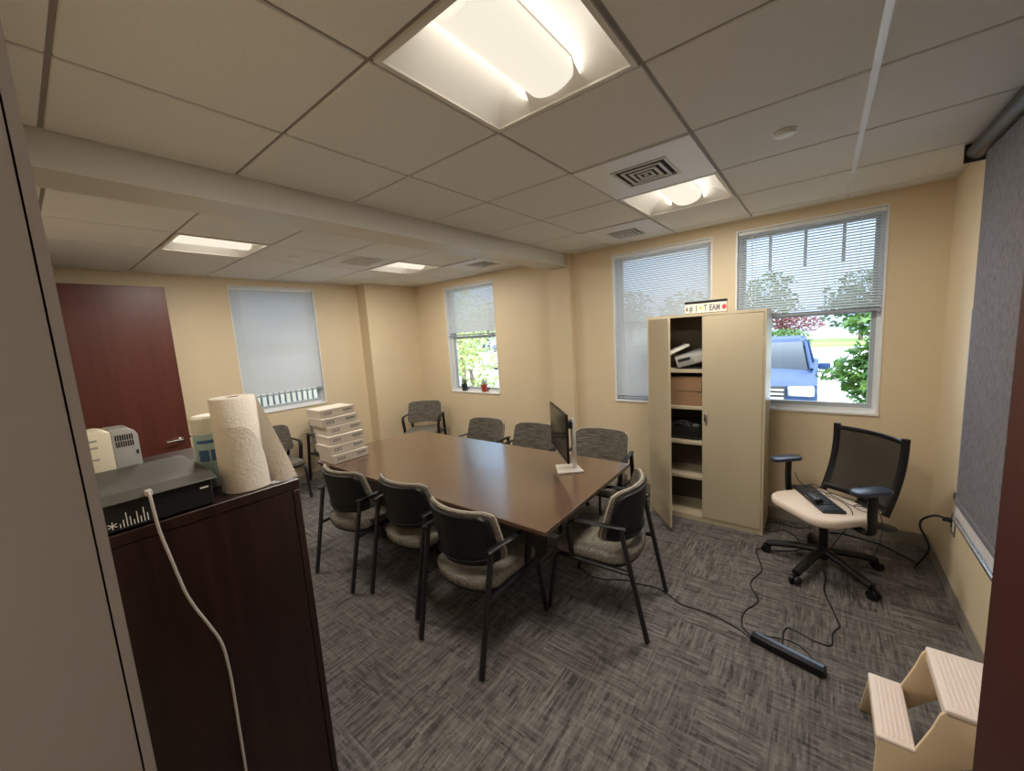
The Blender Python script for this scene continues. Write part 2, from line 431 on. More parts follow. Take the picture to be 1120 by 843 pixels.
# ------------------------------------------------------------------ windows and blinds
def window(n, axis, face, u0, u1, z0, z1, sgn, muntin=False):
    """local frame: x along the wall, y outward, z up. axis 'Y': wall at y=face, 'X': left wall"""
    if axis == 'Y': loc, rz = ((u0 + u1) / 2, face, 0), 0
    else: loc, rz = (face, (u0 + u1) / 2, 0), PI / 2
    w = u1 - u0
    e = bpy.data.objects.new('window_%d' % n, None); COL.objects.link(e); e.location = loc; e.rotation_euler = (0, 0, rz); e['kind'] = 'structure'
    D = .11
    mb = MB(); t = .012; p = .004
    mb.box((-w / 2, -p, z0 + .018), (-w / 2 + t, D, z1 - t)).box((w / 2 - t, -p, z0 + .018), (w / 2, D, z1 - t)).box((-w / 2, -p, z1 - t), (w / 2, D, z1))
    mb.build('reveal', M['white'], e, smooth=False)
    MB().box((-w / 2, -.012, z0 - .002), (w / 2, D, z0 + .018), .003).build('sill', M['white'], e, smooth=False)
    mb = MB(); a, b = D - .035, D + .03; f = .022
    mb.box((-w / 2 + t, a, z0 + .018 + f), (-w / 2 + t + f, b, z1 - t - f)).box((w / 2 - t - f, a, z0 + .018 + f), (w / 2 - t, b, z1 - t - f))
    mb.box((-w / 2 + t, a, z0 + .018), (w / 2 - t, b, z0 + .018 + f)).box((-w / 2 + t, a, z1 - t - f), (w / 2 - t, b, z1 - t))
    mb.build('frame', M['win_frame'], e, smooth=False)
    zm = z0 + .52 * (z1 - z0)
    mb = MB(); f2 = f + .030
    for (c, d, y0, y1) in ((z0 + .018 + f, zm + .02, D - .02, D + .005), (zm - .02, z1 - t - f, D + .005, D + .028)):
        mb.box((-w / 2 + t + f, y0, c), (-w / 2 + t + f2, y1, d)).box((w / 2 - t - f2, y0, c), (w / 2 - t - f, y1, d))
        mb.box((-w / 2 + t + f2, y0, c), (w / 2 - t - f2, y1, c + .035)).box((-w / 2 + t + f2, y0, d - .035), (w / 2 - t - f2, y1, d))
    if muntin:
        for k in (-.25, 0, .25): mb.box((k * w - .011, D + .006, z1 - .36), (k * w + .011, D + .026, z1 - t - f))
    mb.build('sash', M['sash'], e, smooth=False)
    MB().box((-w / 2 + t + f, D - .009, z0 + .05), (w / 2 - t - f, D - .006, zm)).box((-w / 2 + t + f, D + .014, zm), (w / 2 - t - f, D + .017, z1 - .05)).build('glass_pane', M['glass'], e, smooth=False)
    return e

def blind(label, axis, face, u0, u1, ztop, zbot, tilt, wand=True):
    if axis == 'Y': loc, rz = ((u0 + u1) / 2, face + .028, 0), 0
    else: loc, rz = (face - .028, (u0 + u1) / 2, 0), PI / 2
    w = u1 - u0 - .034
    e = thing('window_blind', label, 'blind', loc, rz, 'white mini blinds')
    MB().box((-w / 2, -.014, ztop - .04), (w / 2, .014, ztop - .014), .002).build('headrail', M['white'], e, smooth=False)
    sp = .0205; n = int((ztop - .055 - zbot - .012) / sp)
    mb = MB(); a = math.radians(tilt)
    for k in range(n):
        z = ztop - .055 - k * sp
        def f(u, v, z=z):
            s = v - .5; y = s * .025; cz = .0022 * (1 - 4 * s * s)
            return ((u - .5) * w, y * math.cos(a) - cz * math.sin(a) , z + y * math.sin(a) + cz * math.cos(a))
        mb.grid(f, 1, 4)
    mb.build('slats', M['slat'], e)
    MB().box((-w / 2, -.013, zbot - .002), (w / 2, .013, zbot + .016), .003).build('bottom_rail', M['rail_dark'], e, smooth=False)
    for k in (-.36, .36):
        mb = MB()
        for dy in (-.0135, .0135): mb.cyl((k * w, dy, zbot + .01), (k * w, dy, ztop - .04), .0011, n=6)
        mb.build('lift_cord', M['white'], e)
    if wand:
        MB().cyl((-.39 * w, -.02, ztop - .05), (-.385 * w, -.022, max(zbot + .1, ztop - 1.0)), .0035, n=6).build('tilt_wand', M['white'], e)
    return e

window(1, 'X', XL, *W1, -1); window(2, 'Y', YBL, *W2, 1); window(3, 'Y', YB, *W3, 1); window(4, 'Y', YB, *W4, 1, True)
blind('nearly closed white mini blind on the left wall with white railing below it', 'X', XL, W1[0], W1[1], W1[3], 1.205, 62)
blind('white mini blind pulled halfway above the two small potted plants', 'Y', YBL, W2[0], W2[1], W2[3], 1.80, 52)
blind('white mini blind lowered all the way to the sill behind the cabinet', 'Y', YB, W3[0], W3[1], W3[3], 1.01, 51)
blind('half raised white mini blind over the view of the dark blue car', 'Y', YB, W4[0], W4[1], W4[3], 1.775, 36)

# ------------------------------------------------------------------ ceiling fixtures
def ceiling_light(cx, cy, label, power):
    e = thing('ceiling_light', label, 'ceiling light', (cx, cy, CH), 0, 'recessed ceiling lights')
    h = .297; f = .018
    mb = MB()
    mb.box((-h, -h, -.004), (-h + f, h, .05)).box((h - f, -h, -.004), (h, h, .05)).box((-h + f, -h, -.004), (h - f, -h + f, .05)).box((-h + f, h - f, -.004), (h - f, h, .05))
    mb.box((-h, -h, .10), (h, h, .105))
    mb.build('frame', M['light_trim'], e, smooth=False)
    q = h - f
    mb = MB()
    for s in (-1, 1):
        def wing(u, v, s=s):
            x = q + (.10 - q) * v; z = .004 + .085 * math.sin(v * PI / 2) ** .8 - .02 * v ** 3
            return (s * x, (u - .5) * 2 * q, z)
        mb.grid(wing, 1, 10)
        def end(u, v, s=s):
            x = (u - .5) * 2 * q
            vv = 1 - (abs(x) - .10) / (q - .10) if abs(x) > .10 else 1
            zt = .004 + .085 * math.sin(max(vv, 0) * PI / 2) ** .8 - .02 * max(vv, 0) ** 3
            return (x, s * (q - .075 * v * (zt / .07)), .004 + (zt - .004) * v)
        mb.grid(end, 24, 4)
    mb.build('reflector', M['reflector'], e)
    def lens(u, v):
        t = (v - .5) * PI; return (.102 * math.sin(t), (u - .5) * 2 * (q - .035), .068 - .062 * math.cos(t))
    mb = MB(); mb.grid(lens, 4, 14)
    for s in (-1, 1):
        def cap(u, v, s=s):
            t = (v - .5) * PI; return (.102 * math.sin(t) * 1, s * (q - .035), .068 - .062 * math.cos(t) * u)
        mb.grid(cap, 1, 14)
    mb.build('lens', M['lens'], e)
    d = bpy.data.lights.new('lamp', 'AREA'); d.shape = 'RECTANGLE'; d.size = .5; d.size_y = .5; d.energy = power; d.color = (1, .925, .815)
    o = bpy.data.objects.new('lamp', d); COL.objects.link(o); o.location = (0, 0, -.006); o.parent = e
    for sx in (-1, 1):     # tube behind each side of the perforated basket, washing the reflector wing
        d = bpy.data.lights.new('tube_lamp', 'AREA'); d.shape = 'RECTANGLE'; d.size = .03; d.size_y = .5; d.energy = power * .0115; d.color = (1, .925, .815)
        o = bpy.data.objects.new('tube_lamp', d); COL.objects.link(o); o.location = (sx * .108, 0, .045); o.parent = e
        o.rotation_euler = (0, -sx * math.radians(100), 0)
    return e
PW = 27
ceiling_light(-.793, 1.095, 'large bright recessed ceiling light nearest the viewer with curved lens', PW)
ceiling_light(-.793, 2.93, 'recessed ceiling light next to the square air diffuser in front of the windows', PW)
ceiling_light(-3.855, 1.1275, 'recessed ceiling light beyond the dropped beam above the dark red door', PW)
ceiling_light(-3.855, 2.965, 'recessed ceiling light beyond the dropped beam towards the far corner', PW)

def diffuser(x0, y0, x1, y1, dx0, dy0, dx1, dy1, label, panel=True):
    e = thing('air_diffuser', label, 'air vent', ((x0 + x1) / 2, (y0 + y1) / 2, CH), 0, 'ceiling air diffusers')
    ox, oy = (x0 + x1) / 2, (y0 + y1) / 2
    if panel:
        mb = MB(); a, b, c, d = x0 + .008 - ox, y0 + .008 - oy, x1 - .008 - ox, y1 - .008 - oy
        p, q, r, s = dx0 - ox, dy0 - oy, dx1 - ox, dy1 - oy
        mb.box((a, b, -.006), (c, q, .02)).box((a, s, -.006), (c, d, .02)).box((a, q, -.006), (p, s, .02)).box((r, q, -.006), (c, s, .02))
        mb.build('panel', M['vent_white'], e, smooth=False)
    cx, cy, h = (dx0 + dx1) / 2 - ox, (dy0 + dy1) / 2 - oy, (dx1 - dx0) / 2
    zo = 0 if panel else -.008
    mb = MB()
    for hw, z, wd in ((h, -.009, .016), (h * .74, -.011, .017), (h * .50, -.013, .017), (h * .28, -.015, .014)):
        for sx in (-1, 1):
            a, b2 = sorted((sx * hw, sx * (hw - wd)))
            mb.box((cx + a, cy - hw, zo + z), (cx + b2, cy + hw, zo + z + .004)).box((cx - hw + wd, cy + a, zo + z), (cx + hw - wd, cy + b2, zo + z + .004))
    mb.box((cx - .012, cy - .012, zo - .015), (cx + .012, cy + .012, zo - .011))
    mb.build('louvers', M['vent_grey'], e, smooth=False)
    MB().box((cx - h, cy - h, zo + .012), (cx + h, cy + h, zo + .02)).build('duct_collar', M['duct'], e, smooth=False)
    return e
diffuser(-1.0994, 2.01, -.486, 2.622, -.94, 2.16, -.645, 2.47, 'square louvered air diffuser in white ceiling panel beside the light near the windows')
diffuser(-1.708, 3.237, -1.0994, 3.85, -1.55, 3.44, -1.28, 3.74, 'small air diffuser in white ceiling panel nearest the window wall, right of the beam')
diffuser(-4.16, 2.05, -3.55, 2.66, -3.88, 2.2, -3.58, 2.5, 'grey air diffuser between the two ceiling lights beyond the beam', False)
diffuser(-3.55, 3.27, -2.94, 3.88, -3.32, 3.42, -3.02, 3.72, 'air diffuser in white ceiling panel beyond the beam above the small window')

def disc(x, y, label, r=.045):
    e = thing('smoke_detector', label, 'smoke detector', (x, y, CH), 0, 'ceiling discs')
    MB().lathe([(0, -.018), (r * .8, -.017), (r * .95, -.012), (r, -.004), (r, 0)], 24).build('cover', M['white'], e)
    MB().lathe([(r, -.003), (r * 1.12, -.003), (r * 1.12, 0)], 24).build('base', M['light_trim'], e)
disc(-.16, 2.34, 'round white ceiling disc right of the nearest light')
disc(-3.90, 1.75, 'small round white ceiling disc beyond the beam between the two far lights')

# ------------------------------------------------------------------ doors and near frame
# doorway the viewer stands in
mb = MB()
mb.box((-.56, -.15, 0), (-.5, .022, 2.47)).box((-.54, .0235, 0), (-.5, .031, 2.47))
mb.box((-.503, -.16, 0), (-.482, -.10, 2.45))
mb.box((.42, -.15, 0), (.47, .031, 2.47)).box((-.56, -.15, 2.45), (.47, .031, 2.5))
struct(mb.build('trim_3', M['jamb'], smooth=False), 'grey-brown painted metal door frame close at the left edge', 'door frame')

def door_leaf(m, n, hinge, ang, w, label, hs):
    e = bpy.data.objects.new('door_%d' % n, None); COL.objects.link(e); e.location = (*hinge, 0); e.rotation_euler = (0, 0, ang)
    e['kind'] = 'structure'; e['label'] = label; e['category'] = 'door'
    MB().box((0, -.022, .012), (w, .022, 2.44), .003, 1)  .build('leaf', m, e, smooth=False)
    for s in hs:
        mb = MB()
        mb.cyl((w - .07, s * .022, .93), (w - .07, s * .032, .93), .026, n=20).cyl((w - .07, s * .03, .93), (w - .07, s * .07, .93), .010, n=12)
        mb.tube([(w - .065, s * .066, .93), (w - .12, s * .068, .931), (w - .19, s * .062, .927)], .009)
        mb.build('lever_handle', M['chrome'], e)
    MB().box((w - .001, -.007, .925), (w + .02, .007, .95), .002, 1).build('latch', M['chrome'], e, smooth=False)
    return e
door_leaf(M['mahogany'], 1, (-5.09, .05), math.radians(90.5), .965, 'dark red-brown door leaf standing open at the far left', (-1,))
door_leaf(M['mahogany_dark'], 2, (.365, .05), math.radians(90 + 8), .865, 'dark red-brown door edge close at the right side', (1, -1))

# ------------------------------------------------------------------ meeting table
e = thing('conference_table', 'long brown walnut conference table in the middle of the room', 'table', (-2.375, 2.178, 0))
def table_outline():
    L, Wd = 1.280, .603; pts = [(L, -Wd), (L - .02, Wd)]
    n = 8
    pts += [(-L + .09, Wd)]
    for k in range(1, n): a = k / n; pts.append((-L + .09 - .13 * math.sin(PI * a) - .03 * a * 0 , Wd - 2 * Wd * a))
    pts += [(-L + .09, -Wd)]
    return pts[::-1]
to = table_outline()
MB().prism(to, 'Z', .715, .74, .003).build('tabletop', M['table'], e, smooth=False)
inn = [(x * .985, y * .975) for x, y in to]
MB().prism(inn, 'Z', .695, .7155).build('edge_band', M['table_edge'], e, smooth=False)
for cx in (-.75, .4):
    MB().box((cx - .28, -.28, .0), (cx + .28, .28, .69), .006).build('pedestal', M['table_base'], e, smooth=False)
MB().box((-.47, -.03, .1), (.12, .03, .62)).build('stretcher', M['table_base'], e, smooth=False)

# ------------------------------------------------------------------ guest chairs
def make_guest_chair():
    e = thing('guest_chair', 'x', 'chair', (0, 0, 0), 0, 'grey fabric guest chairs')
    # seat pad: straight front, rounded rear
    out = []
    W2_, yf, yr = .235, .265, -.235
    out += [(W2_ - .03, yf), (W2_, yf - .03)]
    for k in range(13):
        a = PI * k / 12; out.append((W2_ * math.cos(a) if 0 < k < 12 else W2_ * math.cos(a), yr + .13 - .13 * math.sin(a)))
    out += [(-W2_, yf - .03), (-W2_ + .03, yf)]
    MB().prism(out, 'Z', .405, .47, .02, 3).build('seat', M['chair_fabric_flat'], e)
    MB().prism([(x * .93, y * .93) for x, y in out], 'Z', .39, .406).build('seat_pan', M['black_plastic'], e, smooth=False)
    # back: curved pad with a black outer shell
    def surf(off, zs, ws, zc=.692, h=.315):
        def f(u, v):
            s = (u - .5) * 2
            z = zc - h / 2 * zs + h * zs * v
            hw = .245 * ws * (1 + .05 * (1 - v))
            # round the corners by drawing the sides in near top and bottom
            r = .04 if v > .5 else .07; dz = min(v, 1 - v) * h
            if dz < r: hw -= r - math.sqrt(max(r * r - (r - dz) ** 2, 0))
            x = s * hw
            y = -.212 + (.085 + .05 * (1 - v)) * (x / .245) ** 2 - .10 * (z - .58) + off + .012 * (z > .9)
            return (x, y, z)
        return f
    MB().shell(surf(.034, 1, 1), surf(.0, 1, 1), 20, 16).build('backrest', M['chair_fabric'], e)
    MB().shell(surf(.001, .95, .955, .682), surf(-.014, .92, .935, .682), 20, 14).build('back_shell', M['black_plastic'], e)
    mb = MB(); fr = surf(.017, 1.012, 1.008)
    loop = [fr(u, 1) for u in [k / 12 for k in range(13)]] 
    ring = [fr(0, v / 14) for v in range(1, 14)] + loop + [fr(1, 1 - v / 14) for v in range(1, 14)]
    mb.tube(ring, .006, 6, smooth=False).build('piping', M['piping'], e)
    mb = MB().tube([(-.20, -.146, .578), (-.12, -.201, .568), (0, -.231, .563), (.12, -.201, .568), (.20, -.146, .578)], .005, 6)
    mb.build('shell_rib', M['black_plastic'], e)
    for s in (-1, 1):
        lg = MB().tube([(s * .243, -.31, .012), (s * .246, -.25, .30), (s * .252, -.175, .665)], .012, 10, flat=(.014, .019)).build('rear_leg', M['black_metal'], e)
        MB().cyl((s * .243, -.311, 0), (s * .243, -.309, .014), .011, n=12).build('glide', M['glide'], lg)
        lg = MB().tube([(s * .235, .31, .012), (s * .236, .275, .22), (s * .238, .24, .375), (s * .238, .17, .40), (s * .238, .02, .40), (s * .242, -.22, .395)], .012, 10, flat=(.0125, .017)).build('front_leg', M['black_metal'], e)
        MB().cyl((s * .235, .311, 0), (s * .235, .309, .014), .011, n=12).build('glide', M['glide'], lg)
        MB().tube([(s * .252, -.205, .66), (s * .262, -.16, .668), (s * .272, -.05, .668), (s * .274, .07, .664), (s * .268, .125, .64), (s * .258, .135, .56), (s * .246, .13, .42)], .012, 10, flat=(.021, .009)).build('armrest', M['black_plastic'], e)
    for s in (-1, 1):
        MB().tube([(s * .235, -.19, .397), (s * .244, -.225, .40), (s * .247, -.233, .40)], .010, 8, smooth=False).build('leg_bracket', M['black_metal'], e)
    return e
chair0 = make_guest_chair()
chairs = [
 (-1.57, 1.572, 0, 'nearest of the three grey chairs with black backs on the near table side'),
 (-2.22, 1.66, 1.5, 'middle of the three grey chairs with black backs on the near table side'),
 (-2.837, 1.565, 2.5, 'grey chair with black back standing before the stack of white cartons'),
 (-1.046, 2.188, 95, 'grey guest chair pulled out at the table end beside the open cabinet door'),
 (-2.90, 3.02, 180, 'grey guest chair on the window side of the table, farthest left of that row'),
 (-2.24, 3.02, 180, 'grey guest chair on the window side of the table, left of and behind the monitor'),
 (-1.54, 3.08, 184, 'grey guest chair on the window side of the table, right of the monitor stand'),
 (-4.60, 3.63, 214, 'grey guest chair standing alone in the far corner under the small window'),
 (-5.0, 1.72, -90, 'grey guest chair against the left wall, seen just right of the paper towel roll'),
 (-5.0, 2.47, -90, 'grey guest chair against the left wall, partly hidden behind the stacked white boxes'),
]
for i, (x, y, a, lab) in enumerate(chairs):
    c = chair0 if i == 0 else copy_tree(chair0)
    c.location = (x, y, 0); c.rotation_euler = (0, 0, math.radians(a)); c['label'] = lab

# ------------------------------------------------------------------ boxes on the table
def box_print(mb, L, h, part):
    """marks on the long face (plane x=0 local, y along the face)"""
    y = .035
    for k, wd in enumerate((.012, .004, .011, .010, .004, .013) if part == 0 else ()):
        for r in range(2): mb.box((0, y, h * (.36 + .2 * r)), (.0006, y + wd, h * (.36 + .2 * r) + h * .13))
        y += wd + .004
    y = L - .115
    for k in range(9 if part else 0):
        wd = .006 + .004 * (k % 3 == 1)
        mb.box((0, y, h * .50), (.0006, y + wd, h * .72)); 
        if k < 7: mb.box((0, y, h * .34), (.0006, y + wd * .8, h * .42))
        y += wd + .003
    return mb
BHT = .0755
bx = [(-3.307, 1.600, 0), (-3.347, 1.602, 1), (-3.390, 1.620, -1), (-3.445, 1.649, 2), (-3.488, 1.630, 0), (-3.540, 1.640, 1)]
names = ['bottom white carton of the stack on the conference table', 'second white carton from the bottom of the table stack', 'third white carton from the bottom of the table stack',
         'fourth white carton from the bottom of the table stack', 'fifth white carton from the bottom of the table stack', 'topmost white carton of the stack on the conference table']
for i, (x, y, a) in enumerate(bx):
    e = thing('carton', names[i], 'box', (x, y, .74 + BHT * i), math.radians(a), 'stacked white cartons')
    L = .335
    MB().box((-.255, 0, .0008), (0, L, BHT - .0008), .0025, 1).build('carton_body', M['white_box'], e, smooth=False)
    box_print(MB(), L, BHT, 0).build('printed_logo', M['ink'], e, smooth=False)
    box_print(MB(), L, BHT, 1).build('printed_text', M['ink'], e, smooth=False)
    MB().box((-.256, -.0006, BHT * .74), (.0006, L + .0006, BHT - .0002)).build('lid', M['white_box'], e, smooth=False)

# ------------------------------------------------------------------ monitor
e = thing('computer_monitor', 'thin black computer monitor on silver stand on the table', 'monitor', (-1.455, 2.455, .74), math.radians(134))
# local x along the screen width (towards the far end), local +y is the screen face
MB().prism([(-.09, -.09), (.10, -.075), (.10, .085), (-.085, .105)], 'Z', 0, .012, .003).build('stand_base', M['silver'], e, smooth=False)
MB().box((-.022, -.055, .01), (.022, -.028, .39), .004).build('stand_column', M['silver'], e)
MB().box((-.04, -.03, .32), (.04, .052, .37), .006).build('mount', M['black_plastic'], e)
sc = MB().box((-.24, .05, .125), (.29, .068, .47), .003).build('housing', M['black_plastic'], e, smooth=False)
MB().box((-.235, .0675, .135), (.285, .0695, .465)).build('screen_glass', M['screen_black'], e, smooth=False)

# ------------------------------------------------------------------ metal storage cabinet
CX0, CX1, CY0, CY1, CZ1 = -1.246, -.33, 3.61, 3.985, 1.845
e = thing('storage_cabinet', 'tall beige metal storage cabinet with left door open', 'cabinet', ((CX0 + CX1) / 2, CY0, 0))
w = (CX1 - CX0) / 2; d = CY1 - CY0
mb = MB(); t = .016
mb.box((-w, -.019, 0), (-w + t, d, CZ1)).box((w - t, -.019, 0), (w, d, CZ1)).box((-w + t, -.019, CZ1 - .022), (w - t, d - .01, CZ1)).box((-w + t, -.012, 0), (w - t, d - .01, .045))
mb.build('carcass', M['cab'], e, smooth=False)
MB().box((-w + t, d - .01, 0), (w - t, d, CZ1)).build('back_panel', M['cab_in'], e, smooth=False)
for z in (1.365, 1.037, .718, .398):
    MB().box((-w + t, .03, z - .028), (w - t, d - .012, z), .002, 1).build('shelf', M['cab'], e, smooth=False)
dw = w - t - .003
def cab_door(name, hx, ang, sgn):
    p = bpy.data.objects.new(name, None)
    mb = MB(); mb.box((0, -.018, .049), (sgn * dw, 0, CZ1 - .026), .002, 1)
    return mb.build(name, M['cab'], e, (hx, -.001, 0), (0, 0, ang), smooth=False)
rd = cab_door('door', w - t - .0015, 0, -1)
mb = MB().cyl((-dw + .03, -.018, .985), (-dw + .03, -.03, .985), .014, n=16).box((-dw + .018, -.04, .93), (-dw + .042, -.028, .995), .006)
mb.build('handle', M['chrome'], rd)
ld = cab_door('door', -w + t + .004, math.radians(-51), 1)
mb = MB()
for hx, par in ((.0, ld), (.0, rd)):
    for z in (.25, 1.6):
        MB().cyl((0, -.012, z - .035), (0, -.012, z + .035), .006, n=10).build('hinge', M['cab'], par)
# contents of the cabinet
o = tag(MB().box((-.12, -.10, 0), (.12, .12, .085), .012).build('old_desk_phone', M['dev_grey'], None, (-.925, 3.79, 1.415), (math.radians(8), math.radians(-14), .3)), 'grey office device lying tilted on the cabinet top shelf', 'office device')
MB().box((-.10, -.101, .05), (.0, -.098, .078)).build('button_panel', M['dark'], o, smooth=False)
MB().box((.02, -.1015, .015), (.11, -.098, .078), .004).build('display_bezel', M['silver'], o, smooth=False)
o = tag(MB().box((-.10, -.08, 0), (.10, .08, .022), .004).build('paper_folder', M['sign_white'], None, (-.96, 3.82, 1.505), (0, math.radians(-24), .5)), 'white folder leaning on the grey device in the cabinet', 'folder')
o.location = (-1.045, 3.80, 1.525)
tag(MB().tube([(-.99, 3.70, 1.372), (-.93, 3.68, 1.372), (-.87, 3.67, 1.374), (-.82, 3.70, 1.372), (-.86, 3.73, 1.372), (-.95, 3.72, 1.372)], .006).build('adapter_cable', M['cable']), 'black cord on the top cabinet shelf under the grey device', 'cord')
for z, lab in ((1.0375, 'lower brown carton inside the open cabinet'), (1.1685, 'upper brown carton inside the open cabinet')):
    o = tag(MB().box((-.17, -.13, 0), (.17, .13, .128), .003, 1).build('brown_carton', M['cardboard'], None, (-.97, 3.80, z), (0, 0, .02 if z < 1.1 else -.03)), lab, 'box', 'brown cartons in the cabinet')
    MB().box((-.171, -.131, .098), (.171, .131, .1285)).build('lid', M['cardboard'], o, smooth=False)
o = tag(MB().box((-.16, -.12, 0), (.16, .12, .16), .04, 4).build('equipment_bag', M['black_plastic'], None, (-.97, 3.80, .7185)), 'black equipment bag on the middle cabinet shelf', 'bag')
MB().tube([(-.08, -.11, .13), (-.05, -.13, .17), (.05, -.13, .17), (.08, -.11, .13)], .008).build('carry_handle', M['black_metal'], o)
# sign on top
e = thing('letter_sign', 'small white sign reading # 1 TEAM on top of the cabinet', 'sign', (-.787, 3.70, CZ1), math.radians(-2))
MB().box((-.165, 0, .0), (.165, .03, .105), .002, 1).build('sign_body', M['sign_white'], e, smooth=False)
MB().box((-.166, -.002, .086), (.166, .031, .107)).box((-.166, -.002, 0), (.166, .031, .006)).build('sign_frame', M['black_plastic'], e, smooth=False)
def text(s, x, z, size, m, parent):
    cu = bpy.data.curves.new('lettering', 'FONT'); cu.body = s; cu.size = size; cu.extrude = .0008; cu.offset = .002
    cu.align_x = 'CENTER'; cu.materials.append(m)
    t = bpy.data.objects.new('tmp_text', cu); COL.objects.link(t)
    me = bpy.data.meshes.new_from_object(t.evaluated_get(bpy.context.evaluated_depsgraph_get())); bpy.data.objects.remove(t)
    me.materials.clear(); me.transform(Matrix.Diagonal((.62 if s != 'M' else .55, 1, 1, 1)))
    return link('letter', me, m, parent, (x, -.0012, z), (PI / 2, 0, 0), smooth=False)
for s, x in (('#', -.113), ('1', -.070), ('T', .004), ('E', .044), ('A', .070), ('M', .101)): text(s, x, .020, .072, M['ink'], e)
MB().prism([(-.155, .03), (-.138, .026), (-.137, .05), (-.143, .052), (-.145, .062), (-.152, .061)], 'Y', -.0016, 0).build('hat_picture', M['brown'], e, smooth=False)
MB().prism([(-.047, .03), (-.035, .04), (-.023, .03), (-.028, .048), (-.022, .062), (-.035, .056), (-.048, .062), (-.042, .048)], 'Y', -.0016, 0).build('ribbon_picture', M['yellow'], e, smooth=False)
MB().prism([(  .146 + .014 * math.cos(a) * (1 + .12 * math.cos(2 * a)), .044 + .022 * math.sin(a) - .004 * (abs(math.sin(a)) > .95)) for a in [2 * PI * k / 16 for k in range(16)]], 'Y', -.0016, 0).build('apple_picture', M['red'], e, smooth=False)

# ------------------------------------------------------------------ dark bookcase by the doorway
BX, BZ = -1.289, 1.36
e = thing('bookcase', 'dark brown wooden bookcase at the left with its side panel towards the viewer', 'bookcase', (-1.74, .27, 0))
hx = BX + 1.74
MB().box((-hx, -.235, BZ - .03), (hx + .0, .237, BZ), .002, 1).build('top_panel', M['bookcase'], e, smooth=False)
for s in (-1, 1): MB().box((s * (hx - .022) - .02, -.235, 0), (s * (hx - .022) + .02, .214, BZ - .0305), .002, 1).build('side_panel', M['bookcase'], e, smooth=False)
MB().box((-hx + .045, -.235, .02), (hx - .045, -.225, BZ - .04)).build('back_panel', M['bookcase'], e, smooth=False)
for z in (.08, .5, .93): MB().box((-hx + .045, -.225, z), (hx - .045, .205, z + .022)).build('shelf', M['bookcase'], e, smooth=False)
for s in (-1, 1):
    dd = MB().box((s * .003, .216, .03), (s * (hx - .003), .236, BZ - .034), .0025, 1).build('door', M['bookcase'], e, smooth=False)
    MB().cyl((s * .035, .235, .8), (s * .035, .258, .8), .01, n=12).build('knob', M['chrome'], dd)

# paper towel roll
RZ = BZ
e = thing('paper_towel_roll', 'tall white paper towel roll with a loose sheet on the bookcase', 'paper towel roll', (-1.366, .384, RZ))
R0 = .058
MB().lathe([(.02, .272), (.02, .279), (R0 - .004, .279), (R0, .274), (R0, .006), (R0 - .004, .0), (.02, 0)], 40).build('roll', M['paper'], e)
MB().lathe([(.0195, .002), (.0195, .277), (.018, .277), (.018, .002), (.0195, .002)], 20).build('cardboard_core', M['cardboard'], e)
# front lap with a rounded corner
def lap(u, v):
    a0, a1 = math.radians(-100), math.radians(48)
    a = a0 + (a1 - a0) * u; zt = .198; rr = R0 + .0006 + .013 * u ** 3
    if u > .55:
        k = (u - .55) / .45; zt = .006 + .192 * math.sqrt(max(0, 1 - k ** 2.6)) if k < 1 else .006
    return (rr * math.cos(a), rr * math.sin(a), .002 + (zt - .002) * v)
def lap2(u, v):
    x, y, z = lap(u, v); k = (R0 + .0001) / math.hypot(x, y); return (x * k, y * k, z)
MB().shell(lap, lap2, 40, 6).build('outer_sheet', M['paper'], e)
# loose sheet running off the roll to the bookcase corner
A = Vector((.030, .052, 0)); Bc = Vector((.066, .124, .002))
def flap(u, v):
    bot = A.lerp(Bc, u) + Vector((0.010 * math.sin(PI * u), -.004 * math.sin(PI * u), .002 + .003 * math.sin(9 * u)))
    top = Vector((.030, .052, .278)).lerp(Bc + Vector((0, 0, .004)), u) + Vector((.006 * math.sin(PI * u), 0, 0))
    return bot.lerp(top, v)
def flap2(u, v):
    p = flap(u, v); return p - Vector((.0015, .0, 0))
MB().shell(flap, flap2, 16, 8).build('loose_sheet', M['paper'], e)

# wipes canister
e = thing('wipes_canister', 'pale blue wipes canister half hidden behind the paper towel roll', 'canister', (-1.492, .345, BZ))
MB().lathe([(0, 0), (.040, 0), (.043, .004), (.043, .180), (.040, .184)], 28).build('canister_body', M['canister_white'], e)
MB().lathe([(.044, .176), (.0445, .181), (.0435, .215), (.036, .222), (0, .223)], 28).build('lid', M['canister_white'], e)
for nm, (a0, a1, z0, z1) in (('label_panel', (-80, 40, .02, .168)), ('label_picture', (-58, -22, .085, .120)), ('label_picture', (-16, 6, .085, .120)), ('label_stripe', (-62, 10, .140, .150))):
    rr = .0434 if nm == 'label_panel' else .0438
    def f(u, v, a0=a0, a1=a1, z0=z0, z1=z1, rr=rr):
        a = math.radians(a0 + (a1 - a0) * u); return (rr * math.cos(a), rr * math.sin(a), z0 + (z1 - z0) * v)
    def g(u, v, f=f):
        x, y, z = f(u, v); return (x * .98, y * .98, z)
    MB().shell(f, g, 10, 1).build(nm, M['canister'] if nm == 'label_panel' else M['blue_ink'], e)

